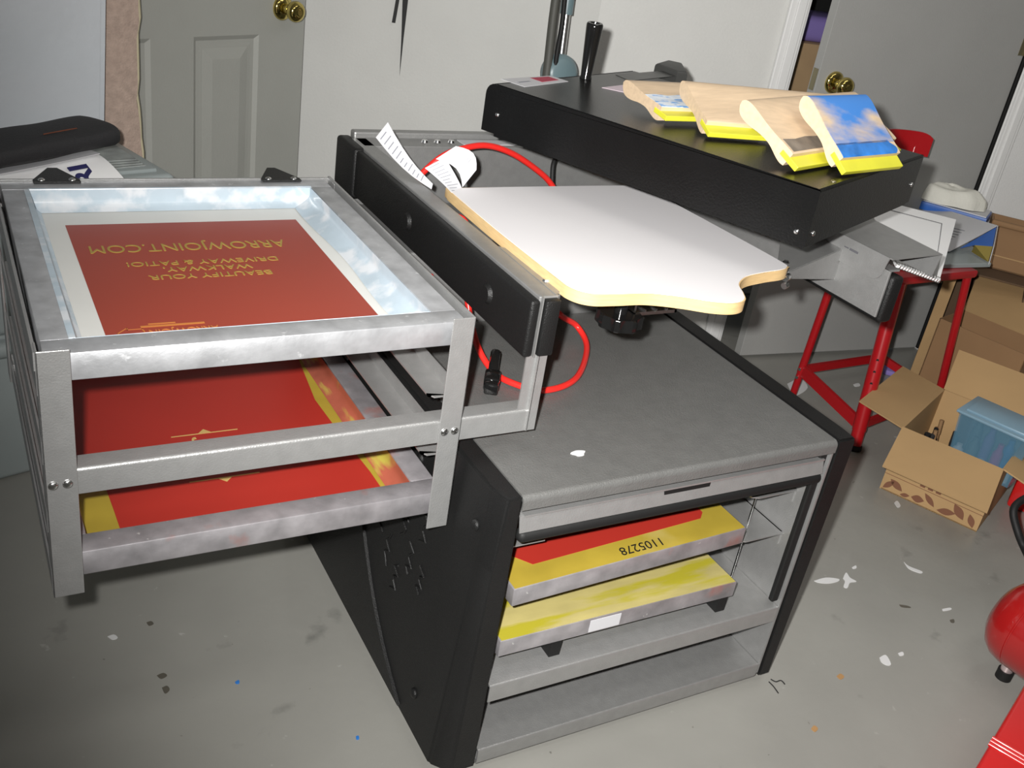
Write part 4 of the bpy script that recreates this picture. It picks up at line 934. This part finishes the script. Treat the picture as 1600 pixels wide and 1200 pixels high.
g = G(Mx); g.box(0.09, min(0.34, ew-0.075), 0.042, 0.055, 0.006, 0.25, 0.002); prop('folder', g, paper_m, 'white folder standing behind the hot pink case', 'folder')
# upper right box corner
k0 = at(1550, 350, 0.56); Mk = frame((k0.x, k0.y, 0.412), R(-52))
ub = thing('packing_box', (k0.x, k0.y, 0.412), 'brown cardboard box at the right edge with rolled top rim, behind the flaps', 'cardboard box')
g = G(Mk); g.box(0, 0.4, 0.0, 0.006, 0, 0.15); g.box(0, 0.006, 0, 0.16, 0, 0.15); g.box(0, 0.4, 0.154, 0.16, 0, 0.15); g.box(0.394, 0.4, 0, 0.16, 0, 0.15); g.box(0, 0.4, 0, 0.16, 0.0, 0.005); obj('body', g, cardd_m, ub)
g = G(Mk); g.box(-0.004, 0.404, -0.012, 0.010, 0.146, 0.166, 0.007, 3); obj('rim', g, cardd_m, ub, 40)
g = G(); g.M = Mk; g.box(0, 0.4, -0.0015, 0.0, 0.045, 0.049); obj('taped_seam', g, card_m, ub, label='pale seam')
# purple item on the floor by the box
p = at(1393, 583, 0.0); g = G(frame((p.x, p.y, 0), R(40))); g.box(-0.035, 0.035, -0.03, 0.03, 0.0, 0.02, 0.006); prop('pouch', g, purple_m, 'small purple pouch on the floor behind the red stool', 'pouch')
# red tank compressor
tk = thing('air_tank', (1.95, 0.80, 0.0), 'glossy dark red cylindrical air tank on a silver foot at the right edge', 'air tank')
te = at(1562, 968, 0.155); r0_ = 0.098; ax = Vector((0.10, -1, 0)).normalized()
E_ = Vector((te.x+0.045, te.y-0.012, 0.155))
Mt = Matrix.Translation(E_) @ ax.to_track_quat('Z', 'Y').to_matrix().to_4x4()
g = G(Mt); prf = [(0.001, -0.045), (0.03, -0.043), (0.06, -0.034), (0.082, -0.019), (0.094, 0.0), (0.098, 0.022), (0.098, 0.030), (0.0965, 0.031), (0.0965, 0.034), (0.098, 0.035), (0.098, 0.42), (0.094, 0.44), (0.06, 0.48), (0.001, 0.488)]
g.lathe(prf, seg=40); obj('tank', g, tank_m, tk, 35)
ftp = at(1570, 1052, 0.012)
g = G(); g.cyl((ftp.x, ftp.y, 0.018), (ftp.x+0.012, ftp.y+0.005, 0.09), 0.013); fo = obj('foot', g, mat('pinkish_bright_steel', (0.75, 0.62, 0.62), 0.25, 0.7), tk, 60, label='bright steel foot')
g = G(); g.cyl((ftp.x, ftp.y, 0.0), (ftp.x, ftp.y, 0.022), 0.017); obj('rubber_pad', g, rub_m, fo, 40, label='black rubber pad')
h0 = at(1582, 795, 0.22); h1 = at(1590, 840, 0.16)
g = G(); g.tube(smooth_path([at(1640, 770, 0.27), at(1606, 777, 0.26), at(1584, 795, 0.24), at(1590, 830, 0.20), at(1606, 868, 0.17), Vector((E_.x+0.04, E_.y+0.0, 0.235))], 6), 0.009, 10); obj('handle', g, rub_m, tk, 60, label='black rubber covered handle tube')
g = G(); p = at(1600, 770, 0.06); g.M = frame((p.x, p.y, 0), R(-62)); g.box(-0.03, 0.25, 0.0, 0.12, 0.0, 0.09, 0.01); prop('toolbox', g, redbox_m, 'bright red toolbox on the floor right of the open carton', 'toolbox')
# red chest at the bottom right
a = at(1603, 1065, 0.24); b_ = at(1512, 1220, 0.24); d_ = (b_-a); d_.z = 0; dl = d_.length; d_.normalize(); n_ = Vector((-d_.y, d_.x, 0)); n_ = n_ if n_.y < 0 else -n_
a = a - d_*0.10
Mc = Matrix(((d_.x, n_.x, 0, a.x), (d_.y, n_.y, 0, a.y), (0, 0, 1, 0), (0, 0, 0, 1)))
ch = thing('tool_chest', (a.x, a.y, 0), 'bright red metal chest with raised ribs at the bottom right corner', 'tool chest')
g = G(Mc); g.box(0, dl+0.25, 0, 0.30, 0.0, 0.24, 0.008, 3)
g.box(0.02, 0.04, 0.02, 0.28, 0, 0.01)
body_ = obj('body', g, redbox_m, ch, 40)
rp = Mc.inverted() @ at(1553, 1160, 0.24)
for k in range(3):
    g = G(Mc); g.cyl((rp.x+0.010*k-0.01, -0.001, 0.2395), (rp.x+0.010*k-0.01, 0.30, 0.2395), 0.0035, seg=12); obj('rib', g, redbox_m, ch, 60)

# ------------------------------------------------------------ left background
# grey totes with papers and a bag
TA = Vector((0.458, 2.245, 0)); ta = Vector((-0.967, -0.256, 0)); tb = Vector((-0.295, 0.955, 0))
MTt = Matrix(((ta.x, tb.x, 0, TA.x), (ta.y, tb.y, 0, TA.y), (0, 0, 1, 0), (0, 0, 0, 1)))
def tote(z0, h, label):
    o = thing('storage_tote', (TA.x, TA.y, z0), label, 'storage tote')
    g = G(MTt); g.box(0.03, 0.55, 0.025, 0.245, z0, z0+h-0.03, 0.015, 3); obj('tub', g, tote_m, o, 40)
    g = G(MTt); g.box(0, 0.58, 0, 0.27, z0+h-0.045, z0+h-0.008, 0.016, 4); g.box(0.03, 0.55, 0.03, 0.24, z0+h-0.012, z0+h, 0.004)
    obj('lid', g, tote_m, o, 40); return o
tote(0, 0.36, 'lower grey plastic tote standing on the floor behind the screen rack'); tote(0.36, 0.34, 'upper grey plastic tote with a rounded lid rim, stacked behind the screen rack')
g = G(MTt)
rn = random.Random(8)
for k in range(4):
    g.M = MTt @ Matrix.Rotation(R(2*k-3), 4, 'Z'); g.box(0.045+0.006*k, 0.27+0.01*k, 0.05+0.004*k, 0.225-0.012*k, 0.7005+0.003*k, 0.7030+0.003*k)
prop('newspaper', g, news_m, 'stack of grey newspapers on the grey tote lid', 'newspaper')
# black nylon case
a = at(-60, 252, 0.80); b_ = at(186, 205, 0.80)
d_ = (b_-a); d_.z = 0; L_ = d_.length; d_.normalize(); n_ = Vector((-d_.y, d_.x, 0))
Mb = Matrix(((d_.x, n_.x, 0, a.x), (d_.y, n_.y, 0, a.y), (0, 0, 1, 0.765), (0, 0, 0, 1)))
bag = thing('carry_bag', (b_.x, b_.y, 0.74), 'flat black nylon bag lying across the papers on the grey tote', 'bag')
g = G(Mb)
def bagf(u, v):
    a_ = 2*math.pi*v; e = (1-abs(2*u-1)**8)**0.3
    return (u*L_, 0.055+0.065*math.cos(a_)*(0.9+0.1*e), 0.025+0.025*math.copysign(abs(math.sin(a_))**0.6, math.sin(a_))*(0.9+0.1*e)+0.0012*math.sin(u*13+a_*3))
NU, NV = 36, 24; rings = [[g.bm.verts.new(bagf(i/NU, j/NV)) for j in range(NV)] for i in range(NU+1)]
for i in range(NU):
    for j in range(NV): g.bm.faces.new((rings[i][j], rings[i][(j+1) % NV], rings[i+1][(j+1) % NV], rings[i+1][j]))
g.bm.faces.new(rings[0]); g.bm.faces.new(rings[-1][::-1]); g._fin([v for r in rings for v in r], None)
obj('body', g, nyl_m, bag, 50)
g = G(Mb); g.tube(smooth_path([(L_-0.17, 0.02, 0.0495), (L_-0.12, 0.018, 0.0505), (L_-0.09, 0.02, 0.0495)], 5), 0.0012, 6); obj('stitching', g, mat('dull_rust_thread', (0.16, 0.045, 0.02), 0.7), bag, 60, label='rust coloured stitched mark')
# white printed carrier with navy lettering
a = at(-40, 300, 0.745); b_ = at(180, 258, 0.745); d_ = (b_-a); d_.z = 0; L2 = d_.length; d_.normalize(); n_ = Vector((-d_.y, d_.x, 0))
Mw = Matrix(((d_.x, n_.x, 0, a.x), (d_.y, n_.y, 0, a.y), (0, 0, 1, 0.704), (0, 0, 0, 1)))
g = G(Mw); g.sheet(lambda u, v: (L2*u, -0.045+0.10*v, 0.050-0.044*(1-v)**1.6+0.002*math.sin(9*u)), 20, 8, 0.002); cw = prop('carrier_bag', g, paper_m, 'folded white plastic bag with large navy letters, in front of the black bag', 'bag', sm=60)
g = G(Mw); g.sheet(lambda u, v: (L2*(0.0+0.96*u), 0.030+0.05*v, 0.0535+0.006*u*u), 20, 3, 0.0015); prop('paper_sheet', g, label_m, 'white sheet of paper with a curled end under the black bag', 'paper', sm=60)
text_obj('lettering', 'RI', Mw @ Matrix.Translation((L2-0.075, 0.000, 0.0345)) @ Matrix.Rotation(R(33), 4, 'X') @ Matrix.Rotation(R(90), 4, 'Z'), 0.060, navy_m, cw, offset=0.0018, depth=0.001)
g = G(Mw); g.lathe([(0.001, 0), (0.018, 0), (0.018, 0.001), (0.001, 0.001)], Mw @ Matrix.Translation((L2-0.225, -0.012, 0.0255)) @ Matrix.Rotation(R(35), 4, 'X')); obj('lettering', g, navy_m, cw)
# pale panel and carpet strip
c0 = at(157, 200, 0.66)
pB = Vector((0.350, 2.53)); pT = Vector((0.392, 2.60))
g = G()
def slab(x0, x1, ybot, ytop, z0, z1, th, lean=0.0):
    vs = []
    for y_, t in ((0, 0), (th, 1)):
        vs += [g.bm.verts.new(p) for p in ((x0, ybot+y_, z0), (x1-lean, ybot+y_, z0), (x1, ytop+y_, z1), (x0, ytop+y_, z1))]
    F = g.bm.faces.new; F(vs[:4]); F(vs[4:][::-1])
    for k in range(4): F((vs[k], vs[(k+1) % 4], vs[4+(k+1) % 4], vs[4+k]))
    bmesh.ops.bevel(g.bm, geom=g.bm.edges[:], offset=0.012, segments=4, affect='EDGES')
slab(-0.45, 0.385, 2.42, 2.52, 0.0, 1.45, 0.035, lean=0.085)
prop('plastic_panel', g, tanpl_m, 'tall pale grey plastic panel leaning up behind the totes at the left edge', 'panel')
g = G(); rn = random.Random(3)
wob = [rn.random()*0.006 for _ in range(40)]
g.sheet(lambda u, v: (0.315+(0.123+wob[int(v*39)]+0.004*math.sin(v*20))*u, 2.595-0.012*math.sin(u*math.pi)+0.006*math.sin(v*11), 1.42*v), 8, 39, 0.010)
cs = prop('carpet_strip', g, carpet_m, 'strip of pinkish beige carpet standing on end against the panelled door', 'carpet', sm=60)
g = G(); g.tube([(0.315+0.125+wob[int(v/40*39)]+0.004*math.sin(v/40*20), 2.600+0.006*math.sin(v/40*11), 1.42*v/40) for v in range(41)], 0.0035, 6); obj('backing_edge', g, mat('pale_carpet_backing', (0.55, 0.50, 0.34), 0.9), cs, 60, label='pale frayed backing edge')

# ------------------------------------------------------------ floor mop standing at the wall corner
MV = Matrix.Translation((1.535, 2.50, 0)) @ Matrix.Rotation(R(3.0), 4, 'X')
vac = thing('steam_mop', (1.53, 2.50, 0), 'teal and grey upright cleaner with a dark sleeve standing in the wall corner', 'cleaner')
g = G(); g.cyl((1.545, 2.43, 0.30), (1.556, 2.512, 1.16), 0.0115); obj('tube', g, chrome_m, vac, 60, label='silver tube')
g = G(); g.cyl((1.555, 2.505, 1.060), (1.558, 2.525, 1.40), 0.018); obj('grip_sleeve', g, teal_m, vac, 60, label='teal sleeve')
g = G(); g.lathe([(0.001, -0.035), (0.035, -0.033), (0.05, -0.02), (0.054, 0), (0.05, 0.02), (0.035, 0.03), (0.001, 0.032)], Matrix.Translation((1.548, 2.480, 0.905)) @ Matrix.Rotation(R(80), 4, 'X'), seg=30); g.box(1.510, 1.59, 2.44, 2.51, 0.56, 0.90, 0.02, 3)
obj('motor_housing', g, teal_m, vac, 50, label='rounded teal housing')
g = G(); g.box(1.46, 1.64, 2.30, 2.48, 0.0, 0.07, 0.02, 3); g.cyl((1.555, 2.42, 0.05), (1.555, 2.44, 0.58), 0.02); obj('floor_head', g, teal_m, vac, 40)
g = G(); g.tube(smooth_path([(1.488, 2.44, 0.50), (1.494, 2.45, 0.80), (1.502, 2.47, 0.92), (1.512, 2.50, 1.08), (1.518, 2.51, 1.30)], 6), 0.0125, 10); obj('cord_sleeve', g, dgrey_m, vac, 60, label='dark grey ribbed sleeve')
g = G(); g.tube(smooth_path([(1.520, 2.46, 0.90), (1.522, 2.465, 0.97), (1.532, 2.48, 1.04), (1.530, 2.49, 1.14)], 6), 0.007, 8); obj('power_lead', g, rub_m, vac, 60, label='black looped lead')

# ------------------------------------------------------------ things seen through the gap of the slab door
sh = HG + wr*0.60 - Vector((nin.x, nin.y))*0.45
shelf = thing('shelf_unit', (sh.x, sh.y, 0), 'pale shelf unit in the room beyond the slab door', 'shelf')
MS = Matrix(((wr.x, nin.x, 0, sh.x), (wr.y, nin.y, 0, sh.y), (0, 0, 1, 0), (0, 0, 0, 1)))
g = G(MS); g.box(-0.5, 0.4, -0.35, 0.0, 0.0, 0.72, 0.01); obj('cabinet', g, trim_m, shelf)
g = G(MS); g.box(-0.5, 0.4, -0.35, 0.0, 1.52, 1.55); obj('top_shelf', g, tan_m, shelf)
g = G(MS); g.box(-0.5, 0.4, -0.36, -0.35, 0.72, 1.52); obj('back_sheet', g, rub_m, shelf, label='black backing')
g = G(MS); g.box(-0.40, 0.38, -0.30, -0.02, 0.72, 0.985, 0.01); prop('parcel', g, tan_m, 'tan parcel seen through the gap beside the slab door', 'parcel')
g = G(MS); g.box(-0.40, 0.38, -0.28, -0.04, 0.985, 1.075, 0.03, 4); prop('folded_cloth', g, purple_m, 'folded purple cloth on top of the tan parcel beyond the door gap', 'cloth')

# ------------------------------------------------------------ marks and litter on the floor
def blob(pts, m_, lab):
    g = G(); P = smooth_path([Vector((p.x, p.y, 0)) for p in pts]+[Vector((pts[0].x, pts[0].y, 0))], 4)[:-1]
    g.prism([(p.x, p.y) for p in P], 0.0001, 0.0011); prop('paint_splash', g, m_, lab, 'paint splash')
def px(*l): return [at(x, y, 0) for x, y in l]
blob(px((1272, 908), (1290, 903), (1310, 905), (1309, 909), (1295, 912), (1280, 911)), paintw_m, 'long thin white paint smear on the floor right of the cabinet')
blob(px((1317, 904), (1322, 895), (1328, 903), (1338, 909), (1328, 911), (1324, 919), (1318, 917), (1320, 909)), paintw_m, 'white star shaped paint splash beside the long thin smear')
blob(px((1331, 887), (1337, 884), (1338, 888), (1333, 889)), paintw_m, 'tiny white paint dot above the star shaped splash')
blob(px((1374, 1028), (1384, 1024), (1392, 1038), (1386, 1040), (1377, 1035)), paintw_m, 'pale paint blot on the bare floor left of the red tank')
blob(px((1403, 1021), (1410, 1019), (1412, 1024), (1406, 1025)), paintw_m, 'small white paint dot beside the pale blot')
blob(px((1412, 878), (1420, 885), (1440, 893), (1438, 896), (1420, 889)), paintw_m, 'faint white streak on the floor below the printed carton')
blob(px((1307, 1057), (1313, 1053), (1319, 1058), (1313, 1062)), paintt_m, 'round tan paint spot on the floor at the lower right')
blob(px((1267, 1139), (1272, 1134), (1278, 1139), (1273, 1144)), paintt_m, 'round orange paint spot low on the floor in front of the chest')
blob(px((1397, 786), (1402, 783), (1407, 791), (1402, 793)), paintw_m, 'white paint fleck at the left foot of the carton')
blob(px((1230, 600), (1250, 592), (1262, 606), (1245, 618), (1236, 612)), paintw_m, 'pale blot on the floor by the stool leg')
blob(px((1333, 601), (1341, 599), (1344, 603), (1336, 604)), paintw_m, 'white fleck on the floor under the stool')
blob(px((556, 1151), (560, 1150), (561, 1155), (557, 1156)), inkb_m, 'tiny blue ink dot on the floor left of the cabinet')
blob(px((367, 1066), (373, 1063), (374, 1068), (369, 1069)), inkb_m, 'tiny blue ink dot on the floor below the rack')
blob(px((1472, 952), (1484, 950), (1486, 953), (1474, 955)), paintw_m, 'short pale fleck on the floor left of the tank end')
g = G(); 
for l in ([(1204, 1062), (1212, 1066), (1220, 1064), (1226, 1070)],):
    g.tube(smooth_path([Vector((p.x, p.y, 0.0016)) for p in px(*l)], 4), 0.0012, 5)
prop('wire_end', g, rub_m, 'short curved black wire end on the floor at the cabinet corner', 'wire')
g = G()
g.tube(smooth_path([Vector((p.x, p.y, 0.0016)) for p in px((1201, 1066), (1208, 1073), (1216, 1084))], 4), 0.0012, 5)
prop('wire_end', g, rub_m, 'straight black wire end on the floor pointing away from the cabinet corner', 'wire')

stain_m = mat('dark_brown_stain', (0.11, 0.10, 0.08), 0.6)
blob(px((229, 973), (236, 971), (240, 975), (233, 978)), stain_m, 'small dark stain on the floor left below the rack')
blob(px((245, 1056), (255, 1052), (261, 1056), (252, 1061)), stain_m, 'upper of two dark brown stains low on the left floor')
blob(px((253, 1075), (261, 1072), (265, 1078), (258, 1084)), stain_m, 'lower of two dark brown stains low on the left floor')
blob(px((168, 995), (178, 992), (184, 997), (176, 1000)), paintw_m, 'small pale fleck on the floor at the left')
blob(px((1405, 945), (1418, 947), (1423, 950), (1409, 949)), stain_m, 'thin dark mark on the open floor left of the red tank')
blob(px((1484, 969), (1490, 968), (1491, 973), (1486, 973)), stain_m, 'dark speck beside the short pale fleck')
